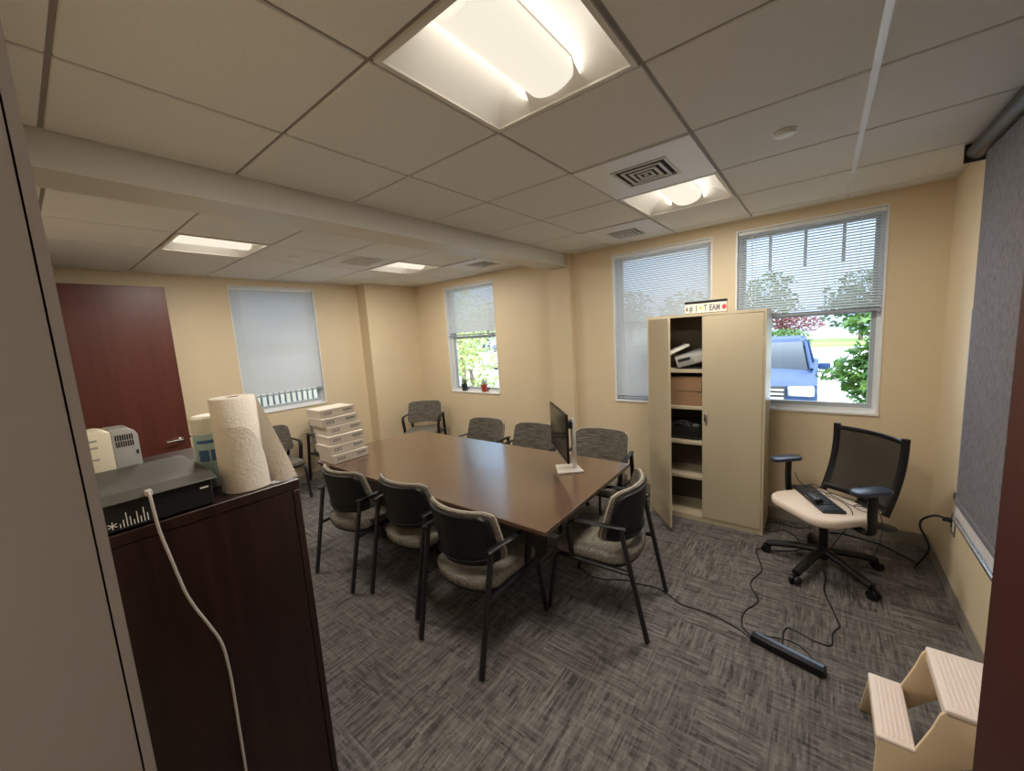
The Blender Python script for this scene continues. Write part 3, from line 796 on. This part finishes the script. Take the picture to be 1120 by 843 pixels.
# black network box
e = thing('network_box', 'flat black electronics box with grey lid and white bar logo on the bookcase', 'electronics', (-1.50, .163, BZ))
MB().box((-.125, -.125, .004), (.205, .125, .072), .003, 1).build('casing', M['black_box'], e, smooth=False)
mb = MB().prism([(-.135, .072), (.214, .072), (.214, .076), (.165, .088), (.155, .086), (-.135, .088)], 'Y', -.132, .137, .002, 1)
mb.build('lid', M['grey_lid'], e, smooth=False)
for sx in (-.10, .18):
    for sy in (-.1, .1): MB().cyl((sx, sy, 0), (sx, sy, .005), .012, n=12).build('rubber_foot', M['dark'], e)
mb = MB(); xs = .2052
hts = [.010, .018, .034, .022, .012, .030, .016, .036, .020]
for k, h in enumerate(hts):
    y = -.060 + k * .0062; mb.box((xs, y - .0009, .012), (xs + .0006, y + .0009, .012 + h))
for a in range(3):
    c, s = math.cos(a * PI / 3 + .5) * .009, math.sin(a * PI / 3 + .5) * .009
    mb.prism([(-.073 + c - s * .1, .022 + s + c * .1), (-.073 - c - s * .1, .022 - s + c * .1), (-.073 - c + s * .1, .022 - s - c * .1), (-.073 + c + s * .1, .022 + s - c * .1)], 'X', xs, xs + .0006)
mb.build('bar_logo', M['logo'], e, smooth=False)
MB().box((.2045, .098, .052), (.2062, .116, .056)).build('indicator_mark', M['logo'], e, smooth=False)
# white cable
pts = [(-1.294, .160, 1.442), (-1.275, .160, 1.440), (-1.268, .161, 1.40), (-1.268, .165, 1.34), (-1.27, .178, 1.25), (-1.272, .190, 1.17), (-1.274, .205, 1.11), (-1.272, .225, 1.05), (-1.272, .245, .98), (-1.274, .252, .90), (-1.275, .253, .80), (-1.28, .25, .4), (-1.272, .25, .06), (-1.22, .27, .008), (-1.1, .25, .006)]
o = tag(MB().tube(pts, .0035, 8).build('network_cable', M['cable_white']), 'white cable hanging down the dark bookcase side panel', 'cable')
MB().box((-1.296, .153, 1.434), (-1.278, .167, 1.448), .002, 1).build('plug', M['cable_white'], o, smooth=False)

# small vented device
e = thing('label_printer', 'small cream desk device with grey slotted side standing behind the black box', 'office device', (-1.652, .1475, BZ), math.radians(3))
prof_y = [(-.07, 0), (.0, 0), (.0, .198), (-.02, .204), (-.05, .202), (-.07, .192)]
MB().prism(prof_y, 'X', -.11, .004, .003, 2).build('front_shell', M['cream'], e)
MB().prism([(.0005, 0), (.060, 0), (.060, .178), (.053, .192), (.041, .200), (.0005, .201)], 'X', -.11, .0, .003, 2).build('side_housing', M['dev_grey'], e)
mb = MB()
for r in range(2):
    for k in range(8): mb.box((-.002, .008 + k * .0052, .146 + r * .02), (.0008, .0112 + k * .0052, .163 + r * .02))
mb.box((-.002, .050, .118), (.0008, .055, .13))
mb.build('vent_slots', M['dark'], e, smooth=False)
mb = MB()
for k in range(9): mb.box((-.085, .003 + k * .0046, .1985), (-.02, .0055 + k * .0046, .2022))
mb.build('top_slots', M['dev_grey'], e, smooth=False)
mb = MB()
for z in (.175, .155, .12): mb.box((.0038, -.045, z), (.0046, -.03, z + .006))
mb.build('button_marks', M['dev_grey'], e, smooth=False)

# ------------------------------------------------------------------ task chair
TC = (.055, 3.312)
e = thing('task_chair', 'black mesh back swivel chair with beige seat in the right corner', 'office chair', (*TC, 0), 0)
# base star (world aligned)
for k in range(5):
    a = math.radians(29 + 72 * k); dx, dy = math.cos(a), math.sin(a)
    o = MB().tube([(dx * .02, dy * .02, .135), (dx * .16, dy * .16, .115), (dx * .33, dy * .33, .075)], .02, 10, flat=(.027, .023)).build('base_arm', M['black_plastic'], e)
    mb = MB(); cx, cy = dx * .34, dy * .34; px, py = -dy, dx
    for s in (-1, 1): mb.cyl((cx + px * .006 * s, cy + py * .006 * s, .029), (cx + px * .026 * s, cy + py * .026 * s, .029), .029, n=18)
    mb.cyl((cx, cy, .03), (cx, cy, .075), .008, n=8)
    mb.build('caster', M['black_plastic'], o)
MB().cyl((0, 0, .08), (0, 0, .15), .036, n=18).cyl((0, 0, .15), (0, 0, .30), .026, n=18).cyl((0, 0, .30), (0, 0, .42), .016, n=14).build('gas_column', M['black_plastic'], e)
# everything above turns with the seat: facing (-x, -y)
FA = math.radians(180 - 47)     # local +Y forward
Rm = Matrix.Rotation(FA, 4, 'Z')
MB().lathe([(0, 0), (.05, .004), (.062, .012), (.05, .02), (0, .024)], 20, mtx=Matrix.Translation((.30, -.05, .395))).build('seat_lever', M['black_plastic'], e)
MB().tube([(.10, -.03, .405), (.26, -.045, .405)], .012, 8).build('lever_rod', M['black_plastic'], e)
MB().box((-.09, -.12, .385), (.09, .10, .43), .015, mtx=Rm).box((.05, .0, .36), (.10, .03, .40), .006, mtx=Rm).build('tilt_mechanism', M['black_plastic'], e)
so = rounded(.51, .46, .13, 7)
mbs = MB().prism([(x, y + .03) for x, y in so], 'Z', .425, .485, .024, 4, mtx=Rm)
mbs.build('seat', M['chair_pad'], e)
def tback(off, hw=.225, z0=.51, z1=.955):
    def f(u, v):
        s = (u - .5) * 2; z = z0 + (z1 - z0) * v
        x = s * hw * (1 - .04 * (1 - v)); y = -.25 - .10 * v + .05 * s * s + .045 * math.sin(PI * v) * 0 - .03 * math.sin(PI * v) + off
        return Rm @ Vector((x, y, z))
    return f
MB().shell(tback(.002), tback(-.002), 14, 12).build('mesh_back', M['chair_mesh'], e)
for s in (0, 1):
    MB().tube([Rm @ Rm.inverted() @ tback(0, .235, .47, .97)(s, v / 6) for v in range(7)], .014, 10, flat=(.016, .022)).build('back_post', M['black_plastic'], e)
for v, r in ((.0, .02), (.97, .016)):
    MB().tube([tback(0)(u / 8, v) for u in range(9)], r, 8, flat=(.010, r)).build('back_rail', M['black_plastic'], e)
mb = MB().tube([Rm @ Vector(p) for p in ((0, -.05, .40), (0, -.22, .41), (0, -.30, .47), (0, -.30, .56))], .02, 10, flat=(.05, .014)); mb.build('back_support', M['black_plastic'], e)
for s in (-1, 1):
    pad = MB().prism([(x + s * .33, y + .02) for x, y in rounded(.10, .235, .045, 5)], 'Z', .685, .712, .009, 3, mtx=Rm).build('arm_pad', M['arm_pad'], e)
    MB().tube([Rm @ Vector(p) for p in ((s * .10, -.02, .415), (s * .27, -.02, .405), (s * .32, -.01, .44), (s * .325, 0, .55), (s * .325, .0, .69))], .02, 10, flat=(.028, .016)).build('arm_post', M['black_plastic'], e)
# keyboard and mouse on the seat
def place2(px, py): return Vector((px, py))
kd = Vector((.19, -.42)).normalized(); ka = math.atan2(kd.y, kd.x)
e = thing('computer_keyboard', 'black computer keyboard lying across the beige chair seat', 'keyboard', (.012, 3.342, .4855), ka)
MB().box((-.225, -.066, 0), (.225, .066, .018), .004).build('keyboard_case', M['keyboard'], e, smooth=False)
mb = MB()
for r in range(5):
    for k in range(19):
        if k == 15: continue
        mb.box((-.215 + k * .0227, -.056 + r * .0222, .0175), (-.215 + k * .0227 + .0185, -.056 + r * .0222 + .0178, .0225))
mb.build('keys', M['key'], e, smooth=False)
o = tag(MB().box((-.06, -.03, 0), (.06, .03, .028), .010, 3).build('computer_mouse', M['keyboard'], None, (-.005, 3.275, .508), (0, 0, ka + .08)), 'black mouse resting on the keyboard', 'computer mouse')
MB().cyl((.03, -.004, .0275), (.03, .004, .0275), .006, n=10).build('scroll_wheel', M['key'], o)

def cable(name, label, pts, r=.004, cat='cable'):
    return tag(MB().tube(pts, r, 7).build(name, M['cable']), label, cat, 'black cables')
F = lambda l, r=.004: [(x, y, r + .0005) for x, y in l]
# ------------------------------------------------------------------ power strip + cables
e = thing('power_strip', 'black power strip lying on the carpet', 'power strip', (-.093, 2.285, 0), math.atan2(-.058, .236))
MB().box((-.165, -.026, 0), (.165, .026, .042), .005).build('strip_body', M['black_plastic'], e)
MB().box((-.155, .004, .0415), (.155, .022, .0428)).build('strip_face', M['arm_pad'], e, smooth=False)  # bluish band painting the highlight along the back edge
mb = MB()
for k in range(6): mb.box((-.12 + k * .045, -.018, .0416), (-.105 + k * .045, -.002, .0424))
mb.build('socket', M['dark'], e, smooth=False)
cable('power_cable', 'black cable on carpet winding from the swivel chair to the power strip', F([(-.25, 3.39), (-.306, 3.37), (-.345, 3.32), (-.300, 3.15), (-.283, 3.037), (-.321, 2.90), (-.318, 2.82), (-.263, 2.686), (-.319, 2.53), (-.312, 2.40), (-.273, 2.352), (-.252, 2.33)]))
cable('power_cable', 'black cable on carpet running from under the table to the power strip', F([(-1.40, 2.43), (-1.28, 2.36), (-1.164, 2.37), (-1.043, 2.44), (-.957, 2.45), (-.83, 2.475), (-.74, 2.445), (-.645, 2.40), (-.533, 2.405), (-.44, 2.40), (-.348, 2.37), (-.294, 2.345), (-.256, 2.315)]))
cable('power_cable', 'black cable on carpet from the swivel chair base to the strip middle', F([(.055, 3.30), (.072, 3.185), (.066, 3.012), (.10, 2.85), (.123, 2.746), (.133, 2.688), (.103, 2.61), (.093, 2.497), (.04, 2.485), (-.003, 2.493), (-.07, 2.52), (-.105, 2.515), (-.118, 2.45), (-.115, 2.34)]))
cable('power_cable', 'short thin black cable looping beside the power strip', F([(-.24, 2.36), (-.166, 2.395), (-.078, 2.415), (-.017, 2.385), (.02, 2.33), (.045, 2.28)], .003), .003)
cable('power_cable', 'black cable loop on carpet between the cabinet and the swivel chair', F([(-.02, 3.93), (-.10, 3.88), (-.151, 3.873), (-.23, 3.895), (-.279, 3.90), (-.318, 3.83), (-.309, 3.70), (-.25, 3.72), (-.199, 3.774), (-.117, 3.705), (-.09, 3.63), (-.06, 3.55)]))
cable('power_cable', 'short black cable on carpet under the left chair caster', F([(-.23, 3.385), (-.129, 3.442), (-.06, 3.518)]))
cable('power_cable', 'thick black power cord arching from the wall outlet to the carpet under the chair', [(.655, 3.405, .472), (.625, 3.41, .480), (.59, 3.425, .475), (.545, 3.45, .425), (.545, 3.48, .36), (.575, 3.50, .29), (.60, 3.53, .20), (.575, 3.56, .10), (.555, 3.60, .03), (.57, 3.70, .008), (.50, 3.78, .007), (.412, 3.87, .007), (.317, 3.90, .007), (.196, 3.93, .007), (.10, 3.90, .007)], .0065)
cable('mouse_cable', 'thin black cords tangled on the beige chair seat', [(-.03, 3.33, .525), (.02, 3.40, .53), (.07, 3.44, .505), (.13, 3.38, .5), (.20, 3.30, .5), (.27, 3.33, .497), (.31, 3.25, .505), (.25, 3.20, .51), (.20, 3.26, .515), (.26, 3.36, .51), (.17, 3.42, .5), (.10, 3.47, .5), (.06, 3.40, .51), (.15, 3.30, .51), (.19, 3.20, .50), (.185, 3.15, .45), (.14, 3.14, .35), (.08, 3.20, .2), (.03, 3.30, .19)], .0028)
cable('keyboard_cable', 'thin black cord coiled over the far side of the chair seat', [(-.06, 3.52, .505), (-.02, 3.55, .52), (.03, 3.55, .505), (.08, 3.50, .497), (.14, 3.45, .497), (.22, 3.40, .5), (.30, 3.31, .505), (.34, 3.24, .53), (.30, 3.20, .53), (.24, 3.28, .515), (.28, 3.32, .51), (.335, 3.26, .47), (.34, 3.28, .30), (.30, 3.32, .12), (.24, 3.38, .01), (.19, 3.44, .004)], .0025)
cable('headset_cable', 'thin black cord draped from the far arm of the chair onto the seat', [(-.125, 3.53, .60), (-.10, 3.50, .55), (-.05, 3.50, .51), (0, 3.53, .50), (.04, 3.57, .50)], .0028)

# wall outlet
e = thing('wall_outlet', 'metal wall outlet plate low on the right wall', 'outlet', (XR, 3.395, .455), 0)
MB().box((-.006, -.058, -.065), (0, .035, .065), .002, 1).build('cover_plate', M['plate'], e, smooth=False)
MB().box((-.0075, -.046, -.04), (-.005, -.018, .03), .001, 1).build('socket', M['sign_white'], e, smooth=False)
MB().box((-.0075, -.004, -.03), (-.005, .022, .045), .001, 1).build('socket', M['dark'], e, smooth=False)
MB().cyl((-.045, .01, .017), (-.006, .01, .017), .013, .016, n=12).build('plug', M['black_plastic'], e)

# ------------------------------------------------------------------ whiteboard, screen
e = thing('whiteboard', 'white marker board behind the grey projection screen with silver tray', 'whiteboard', (XR, 2.1, 0))
MB().box((-.016, -1.2, .545), (-.001, 1.195, 1.75)).build('board_panel', M['board'], e, smooth=False)
mb = MB()
for z in (.58, .62, .66, .70): mb.box((-.0166, -1.19, z), (-.0155, 1.18, z + .0015))
for k in range(12): mb.box((-.0166, -1.19 + k * .2, .55), (-.0155, -1.19 + k * .2 + .0015, 1.74))
mb.build('grid_lines', M['board_line'], e, smooth=False)
MB().box((-.02, 1.19, .53), (-.001, 1.2, 1.75)).build('side_frame', M['rail_dark'], e, smooth=False)
MB().prism([(-.001, .512), (-.022, .512), (-.027, .518), (-.027, .532), (-.022, .532), (-.020, .524), (-.016, .526), (-.016, .548), (-.001, .548)], 'Y', -1.2, 1.2).build('pen_tray', M['alu'], e, smooth=False)
e = thing('projection_screen', 'grey fabric pull-down screen hanging from black tube on right wall', 'projection screen', (.615, 2.2, 0))
MB().cyl((0, -1.05, 2.567), (0, 1.07, 2.567), .04, n=24).build('roller_tube', M['black_metal'], e)
for y in (-1.07, 1.07): MB().box((-.045, y, 2.52), (.052, y + .02, CH - .001), .003).build('end_bracket', M['black_metal'], e, smooth=False)
def scr(o):
    return lambda u, v: (.012 + o, -1.04 + 2.0 * u, .70 + 1.86 * v)
MB().shell(scr(.001), scr(-.001), 2, 8).build('fabric', M['screen_fabric'], e)
MB().box((.004, -1.04, .668), (.02, .96, .702), .005).build('hem_bar', M['screen_fabric'], e)
MB().tube([(.012, .95, .69), (.012, .985, .72), (.012, 1.0, .70), (.012, .99, .68), (.012, .955, .675)], .005).build('bar_end_loop', M['black_metal'], e)

# ------------------------------------------------------------------ step stool
e = thing('step_stool', 'beige plastic two-step stool at the lower right by the door', 'step stool', (0, 0, 0))
Y0, Y1 = 1.735, 2.055
def side_poly():
    front = [(.185, 0), (.197, .15), (.203, .238), (.215, .25), (.298, .25)]
    s = [(.315, .30), (.335, .36), (.350, .42), (.362, .442), (.375, .45), (.56, .45), (.585, .44)]
    back = [(.60, .30), (.625, 0), (.565, 0)]
    arch = [(.555, .12), (.535, .22), (.50, .28), (.455, .285), (.41, .255), (.36, .18), (.31, .10), (.265, .045), (.24, 0)]
    return front + s + back + arch
for y0, y1 in ((Y0, Y0 + .014), (Y1 - .014, Y1)):
    mb = MB().prism(side_poly(), 'Y', y0, y1, .004, 2)
    for v in mb.bm.verts: v.co.y += (-1 if y0 == Y0 else 1) * .080 * max(0, 1 - v.co.z / .235)      # sides flare towards the feet
    mb.build('side_panel', M['stool'], e)
def tread_mesh(x0, x1, z, nose):
    mb = MB().box((x0, Y0 - .002, z - .022), (x1, Y1 + .002, z), .007, 3)
    mb.box((x0 + .002, Y0 + .012, z - nose), (x0 + .014, Y1 - .012, z - .01), .003)
    return mb
for (x0, x1, z, n) in ((.200, .304, .253, .06), (.360, .592, .453, .05)):
    tr = tread_mesh(x0, x1, z, n).build('tread', M['tread'], e)
    mb = MB(); k = x0 + .018
    while k < x1 - .012:
        mb.box((k, Y0 + .02, z - .002), (k + .006, Y1 - .02, z + .0016), .001, 1); k += .0135
    mb.build('grip_ridges', M['tread'], tr, smooth=False)
MB().box((.57, Y0 - .05, .03), (.585, Y1 + .05, .07), .003).build('rear_brace', M['stool'], e)
MB().box((.255, Y0 + .01, .20), (.267, Y1 - .01, .215), .003).build('cross_brace', M['stool'], e)

# ------------------------------------------------------------------ sill plants
def pot_plant(x, label, m, lm, sc=1.15):
    e = thing('potted_plant', label, 'potted plant', (x, 4.135, .9755), 0, 'sill plants')
    MB().lathe([(0, 0), (.030 * sc, 0), (.042 * sc, .075 * sc), (.046 * sc, .078 * sc), (.046 * sc, .09 * sc), (.040 * sc, .09 * sc), (.038 * sc, .08 * sc)], 20).build('pot', m, e)
    MB().lathe([(0, .079 * sc), (.039 * sc, .079 * sc)], 16).build('soil', M['soil'], e)
    foliage(e, [((0, 0, .12 * sc), (.055, .03, .045))], 60, .03, lm, 'leaves', 5)
    return e

def foliage(parent, blobs, n, size, m, name, seed, hollow=0.0, lobed=False):
    rnd = random.Random(seed); V = []; Fc = []
    tot = sum(b[1][0] * b[1][1] * b[1][2] for b in blobs)
    for c, r in blobs:
        k = max(4, int(n * (r[0] * r[1] * r[2]) / tot))
        for _ in range(k):
            while True:
                p = Vector((rnd.uniform(-1, 1), rnd.uniform(-1, 1), rnd.uniform(-1, 1)))
                if hollow < p.length <= 1: break
            pos = Vector((c[0] + p.x * r[0], c[1] + p.y * r[1], c[2] + p.z * r[2]))
            q = Euler((rnd.uniform(-.9, .9), rnd.uniform(-.9, .9), rnd.uniform(0, 6.28))).to_matrix()
            s = size * rnd.uniform(.6, 1.25)
            if lobed:
                pts = []
                for i in range(10):
                    a = PI / 2 + (i - 5) * PI / 5.5; rr = s * (1.0 if i % 2 == 1 else .38) * (1 - .25 * abs(i - 5) / 5)
                    pts.append(Vector((rr * math.cos(a), rr * math.sin(a), -.25 * rr * abs(math.cos(a)))))
                pts.append(Vector((0, -.25 * s, 0)))
            else:
                pts = [Vector((0, -s * .5, 0)), Vector((s * .32, 0, .1 * s)), Vector((0, s * .6, -.12 * s)), Vector((-s * .32, 0, .1 * s))]
            b = len(V); V += [pos + q @ x for x in pts]; Fc.append(tuple(range(b, b + len(pts))))
    me = bpy.data.meshes.new(name); me.from_pydata(V, [], Fc); me.update()
    return link(name, me, m, parent, smooth=False)
pot_plant(-4.20, 'small plant in a dark pot on the window sill', M['pot_dark'], M['leaf_dark'])
pot_plant(-3.80, 'small plant in a red pot on the window sill', M['pot_red'], M['leaf_red'])

# ------------------------------------------------------------------ outside
GZ = -.4
struct(MB().box((-70, -30, GZ - .3), (60, 60, GZ)).build('pavement', M['pavement'], smooth=False))
struct(MB().box((-60, 34, GZ), (50, 44, GZ + .12)).build('lawn', M['lawn'], smooth=False))

def tree(label, x, y, trunk_h, r, blobs, n, size, lm, seed, lobed=False, name='leafy_tree', group=None, branches=()):
    e = thing(name, label, 'tree', (x, y, GZ), 0, group)
    mb = MB().tube([(0, 0, 0), (.03, .02, trunk_h * .5), (0, 0, trunk_h)], r, 8)
    for b in branches: mb.tube(b, r * .4, 6)
    mb.build('trunk', M['bark'], e)
    foliage(e, blobs, n, size, lm, 'crown', seed, lobed=lobed)
    return e
# maple outside the right window
tree('green maple with pointed leaves close outside the right window', .62, 5.75, 2.2, .035,
     [((-.16, -.1, 2.05), (.27, .22, .14)), ((.02, 0, 2.25), (.25, .25, .12)), ((-.12, .02, 1.62), (.26, .22, .12)), ((.0, .1, 1.85), (.2, .2, .1)), ((-.32, -.1, 1.56), (.26, .2, .13)), ((-.52, -.08, 1.50), (.14, .14, .09)), ((-.08, -.05, 1.36), (.34, .25, .24)), ((-.18, -.05, 1.78), (.22, .2, .1)), ((-.25, .0, 1.38), (.16, .2, .1))],
     900, .085, M['leaf'], 11, True, 'maple_tree',
     branches=([(0, 0, 1.2), (-.2, -.05, 1.45), (-.5, -.1, 1.52)], [(0, 0, 1.4), (-.15, -.05, 1.8), (-.3, -.1, 2.05)], [(0, 0, 1.7), (.05, 0, 2.1), (.02, 0, 2.3)]))
# trees seen through the small window
G2 = 'trees outside the small window'
tree('bright yellow-green tree close outside the small window', -6.75, 6.9, 1.4, .05, [((0, 0, 1.3), (.9, .6, .7)), ((.5, .1, .7), (.7, .5, .5)), ((-.5, .2, 1.9), (.7, .6, .6)), ((.55, .1, 1.75), (.35, .4, .22))], 900, .13, M['leaf_bright'], 21, group=G2)
tree('darker green tree farther off in the small window upper right', -12.6, 15.2, 1.6, .1, [((0, 0, 2.9), (1.5, 1.2, 1.0)), ((-1.4, 0, 2.5), (1.0, 1, .9))], 1200, .22, M['leaf_dark'], 22, group=G2)
tree('tall light green tree behind the bright tree in the small window', -11.2, 11.0, 2.5, .1, [((0, 0, 2.6), (1.6, 1.2, 1.6)), ((-1.2, .4, 1.5), (1.2, 1, 1.1))], 1500, .2, M['leaf_bright'], 23, group=G2)
# far tree line behind the blinds
G3 = 'far trees across the parking area'
far = [(-29, 41, 5.6), (-22.5, 39, 5.0), (-16, 41, 5.8), (-10, 39, 5.0), (-3.8, 41, 5.9), (2.3, 39, 5.0), (8.5, 41, 5.4)]
fl = ['far tree beyond the lot at the left end of the row', 'second far tree from the left of the row', 'tall far tree third from the left of the row', 'middle far tree of the row beyond the lot', 'tall far tree behind the hedge beyond the car', 'second far tree from the right of the row', 'far tree at the right end of the row']
for i, (x, y, h) in enumerate(far):
    tree(fl[i], x, y, h * .5, .15, [((0, 0, h * .68), (2.4, 1.8, h * .36)), ((.9, -.3, h * .5), (1.6, 1.5, h * .26)), ((-1, .2, h * .5), (1.6, 1.4, h * .28))], 1100, .42, M['leaf_dark'], 31 + i, group=G3)
e = thing('hedge', 'clipped green hedge across the lot behind the dark blue car', 'hedge', (-2.2, 27, GZ))
foliage(e, [((-1.2, 0, .95), (1.6, .7, .75)), ((.6, 0, .85), (1.3, .7, .7)), ((-.4, 0, .35), (2.2, .6, .4))], 2200, .2, M['leaf'], 'hedge_leaves', 51)
e2 = thing('flowering_shrub', 'reddish shrub standing behind the hedge beyond the car', 'shrub', (-1.9, 28.6, GZ))
MB().tube([(0, 0, 0), (.1, 0, .9), (-.1, 0, 1.9)], .06, 6).build('stem', M['bark'], e2)
foliage(e2, [((-.9, 0, 1.9), (1.5, .7, .7)), ((.9, 0, 1.7), (1.2, .7, .6)), ((0, 0, .7), (1.2, .5, .75))], 1500, .2, M['leaf_red'], 'shrub_leaves', 52)

# cars
def car(label, loc, rz, paint, name='parked_car'):
    e = thing(name, label, 'car', loc, rz)
    # local: front towards -Y, length 4.5
    hw = .93
    prof = [(-2.2, .30), (-2.26, .55), (-2.2, .92), (-2.05, 1.0), (-1.0, 1.12), (-.8, 1.14), (2.15, 1.12), (2.25, .9), (2.25, .35), (2.1, .25), (-2.05, .25)]
    t = bmesh.new()
    xs = [-hw, -hw * .97, -hw * .8, 0, hw * .8, hw * .97, hw]
    rings = []
    for x in xs:
        k = abs(x) / hw; ring = []
        for y, z in prof:
            yy = y + (.22 * k ** 4 if y < -1.5 else -.12 * k ** 4 if y > 1.9 else 0)
            zz = z - (.07 * k ** 3 if z > .95 else 0)
            ring.append(t.verts.new((x, yy, zz)))
        rings.append(ring)
    n = len(prof)
    for a, b in zip(rings, rings[1:]):
        for i in range(n): t.faces.new((a[i], a[(i + 1) % n], b[(i + 1) % n], b[i]))
    t.faces.new(rings[0]); t.faces.new(rings[-1][::-1]); bmesh.ops.recalc_face_normals(t, faces=t.faces)
    mb = MB(); mb._merge(t); mb.build('body', paint, e)
    def cabin(z0, z1, in0, in1, y0, y1, y2, y3):
        return [(-hw + in0, y0, z0), (hw - in0, y0, z0), (hw - in0, y3, z0), (-hw + in0, y3, z0)], [(-hw + in1, y1, z1), (hw - in1, y1, z1), (hw - in1, y2, z1), (-hw + in1, y2, z1)]
    def hull(b, tp, name, m):
        t = bmesh.new(); A = [t.verts.new(p) for p in b]; B = [t.verts.new(p) for p in tp]
        t.faces.new(A[::-1]); t.faces.new(B)
        for i in range(4): t.faces.new((A[i], A[(i + 1) % 4], B[(i + 1) % 4], B[i]))
        bmesh.ops.recalc_face_normals(t, faces=t.faces)
        bmesh.ops.bevel(t, geom=t.edges[:], offset=.05, segments=2, affect='EDGES')
        mb = MB(); mb._merge(t); return mb.build(name, m, e)
    hull(*cabin(1.06, 1.62, .10, .24, -1.0, -.25, 1.9, 2.15), 'cabin_glass', M['car_glass'])
    hull(*cabin(1.585, 1.68, .22, .30, -.22, -.10, 1.85, 1.95), 'roof', paint)
    mb = MB()
    for s in (-1, 1):
        mb.tube([(s * (hw - .10), -1.0, 1.1), (s * (hw - .235), -.22, 1.62)], .035, 8, smooth=False)
        mb.tube([(s * (hw - .09), .55, 1.1), (s * (hw - .22), .55, 1.62)], .03, 8, smooth=False)
    mb.build('roof_pillars', paint, e)
    for s in (-1, 1):
        for y in (-1.4, 1.4):
            wv = MB().cyl((s * (hw - .20), y, .34), (s * (hw + .005), y, .34), .34, n=28).build('wheel', M['tyre'], e)
            MB().cyl((s * (hw - .02), y, .34), (s * (hw + .012), y, .34), .21, n=20).build('hub', M['silver'], wv)
        MB().box((s * .50, -2.20, .74), (s * .90, -1.98, .92), .04, 3).build('headlight', M['headlight'], e)
        MB().box((s * .60, -2.20, .40), (s * .82, -2.04, .52), .03).build('fog_light', M['headlight'], e)
        MB().box((s * (hw + .0), -.85, 1.08), (s * (hw + .2), -.70, 1.22), .04).build('side_mirror', paint, e)
    mb = MB()
    for k in range(5): mb.box((-.46, -2.285, .55 + k * .075), (.46, -2.20, .585 + k * .075), .008)
    mb.build('grille_bars', M['silver'], e)
    MB().box((-.48, -2.265, .52), (.48, -2.18, .92), .01).build('grille', M['tyre'], e)
    return e
car('dark blue SUV parked facing the right window', (-.96, 10.75, GZ), 0, M['car_blue'])
car('white car parked in the lot seen through the small window', (-17.2, 20.5, GZ), math.radians(60), M['car_white'])

# white railing outside the left window
e = thing('porch_railing', 'white slatted railing outside the left wall window', 'railing', (-6.1, 2.4, GZ))
MB().box((-.02, -1.6, 0), (.02, -1.54, 1.66)).build('railing_post', M['white'], e, smooth=False)
MB().box((-.03, -1.6, 1.62), (.03, 1.6, 1.68)).build('top_rail', M['white'], e, smooth=False)
MB().box((-.02, -1.6, .3), (.02, 1.6, .35)).build('bottom_rail', M['white'], e, smooth=False)
MB().box((-.05, -1.58, .3), (-.03, 1.58, 1.64)).build('backing_panel', M['rail_blue'], e, smooth=False)
for k in range(38): MB().box((-.012, -1.5 + k * .078, .34), (.012, -1.452 + k * .078, 1.63)).build('baluster', M['white'], e, smooth=False)

# ------------------------------------------------------------------ light
w = bpy.data.worlds.new('world'); SC.world = w; w.use_nodes = True
nt = w.node_tree; bg = nt.nodes['Background']
tc = nt.nodes.new('ShaderNodeTexCoord'); sp = nt.nodes.new('ShaderNodeSeparateXYZ'); r = nt.nodes.new('ShaderNodeValToRGB')
nt.links.new(tc.outputs['Generated'], sp.inputs[0]); nt.links.new(sp.outputs['Z'], r.inputs['Fac']); nt.links.new(r.outputs['Color'], bg.inputs['Color'])
r.color_ramp.elements[0].position = .0; r.color_ramp.elements[0].color = (.32, .42, .54, 1)
r.color_ramp.elements[1].position = .75; r.color_ramp.elements[1].color = (1.5, 1.85, 2.2, 1)
k = r.color_ramp.elements.new(.28); k.color = (.27, .42, .60, 1)
bg.inputs['Strength'].default_value = 3.6
d = bpy.data.lights.new('sun', 'SUN'); d.energy = 4.2; d.angle = .01; d.color = (1, .95, .86)
o = bpy.data.objects.new('sun', d); COL.objects.link(o); o.rotation_euler = Vector((-.35, .62, -.78)).to_track_quat('-Z', 'Y').to_euler()

# fill light added in the unseen hallway to brighten the door frame
d = bpy.data.lights.new('hall_lamp', 'AREA'); d.shape = 'RECTANGLE'; d.size = .55; d.size_y = .55; d.energy = 10; d.color = (1, .9, .8)
o = bpy.data.objects.new('hall_lamp', d); COL.objects.link(o); o.location = (.62, -.85, CH - .01)

# ------------------------------------------------------------------ camera
cd = bpy.data.cameras.new('camera'); cam = bpy.data.objects.new('camera', cd); COL.objects.link(cam); SC.camera = cam
y, p, rr = math.radians(38.49492), math.radians(7.41706), math.radians(-3.64254)
fw = Vector((-math.sin(y) * math.cos(p), math.cos(y) * math.cos(p), -math.sin(p)))
r0 = Vector((math.cos(y), math.sin(y), 0)); u0 = r0.cross(fw)
right = math.cos(rr) * r0 + math.sin(rr) * u0; up = -math.sin(rr) * r0 + math.cos(rr) * u0
m = Matrix((right, up, -fw)).transposed().to_4x4(); m.translation = (0, 0, EYE)
cam.matrix_world = m
cd.sensor_fit = 'HORIZONTAL'; cd.sensor_width = 36; cd.lens = 36 * 428.0489 / 1120; cd.clip_start = .01; cd.clip_end = 300

vs = SC.view_settings
SC.display_settings.display_device = 'sRGB'
vs.view_transform = 'Standard'; vs.look = 'None'; vs.exposure = 0.0; vs.gamma = 1.0; vs.use_curve_mapping = False
SC.cycles.max_bounces = 12; SC.cycles.diffuse_bounces = 6; SC.cycles.transparent_max_bounces = 16
SC.cycles.sample_clamp_indirect = 8
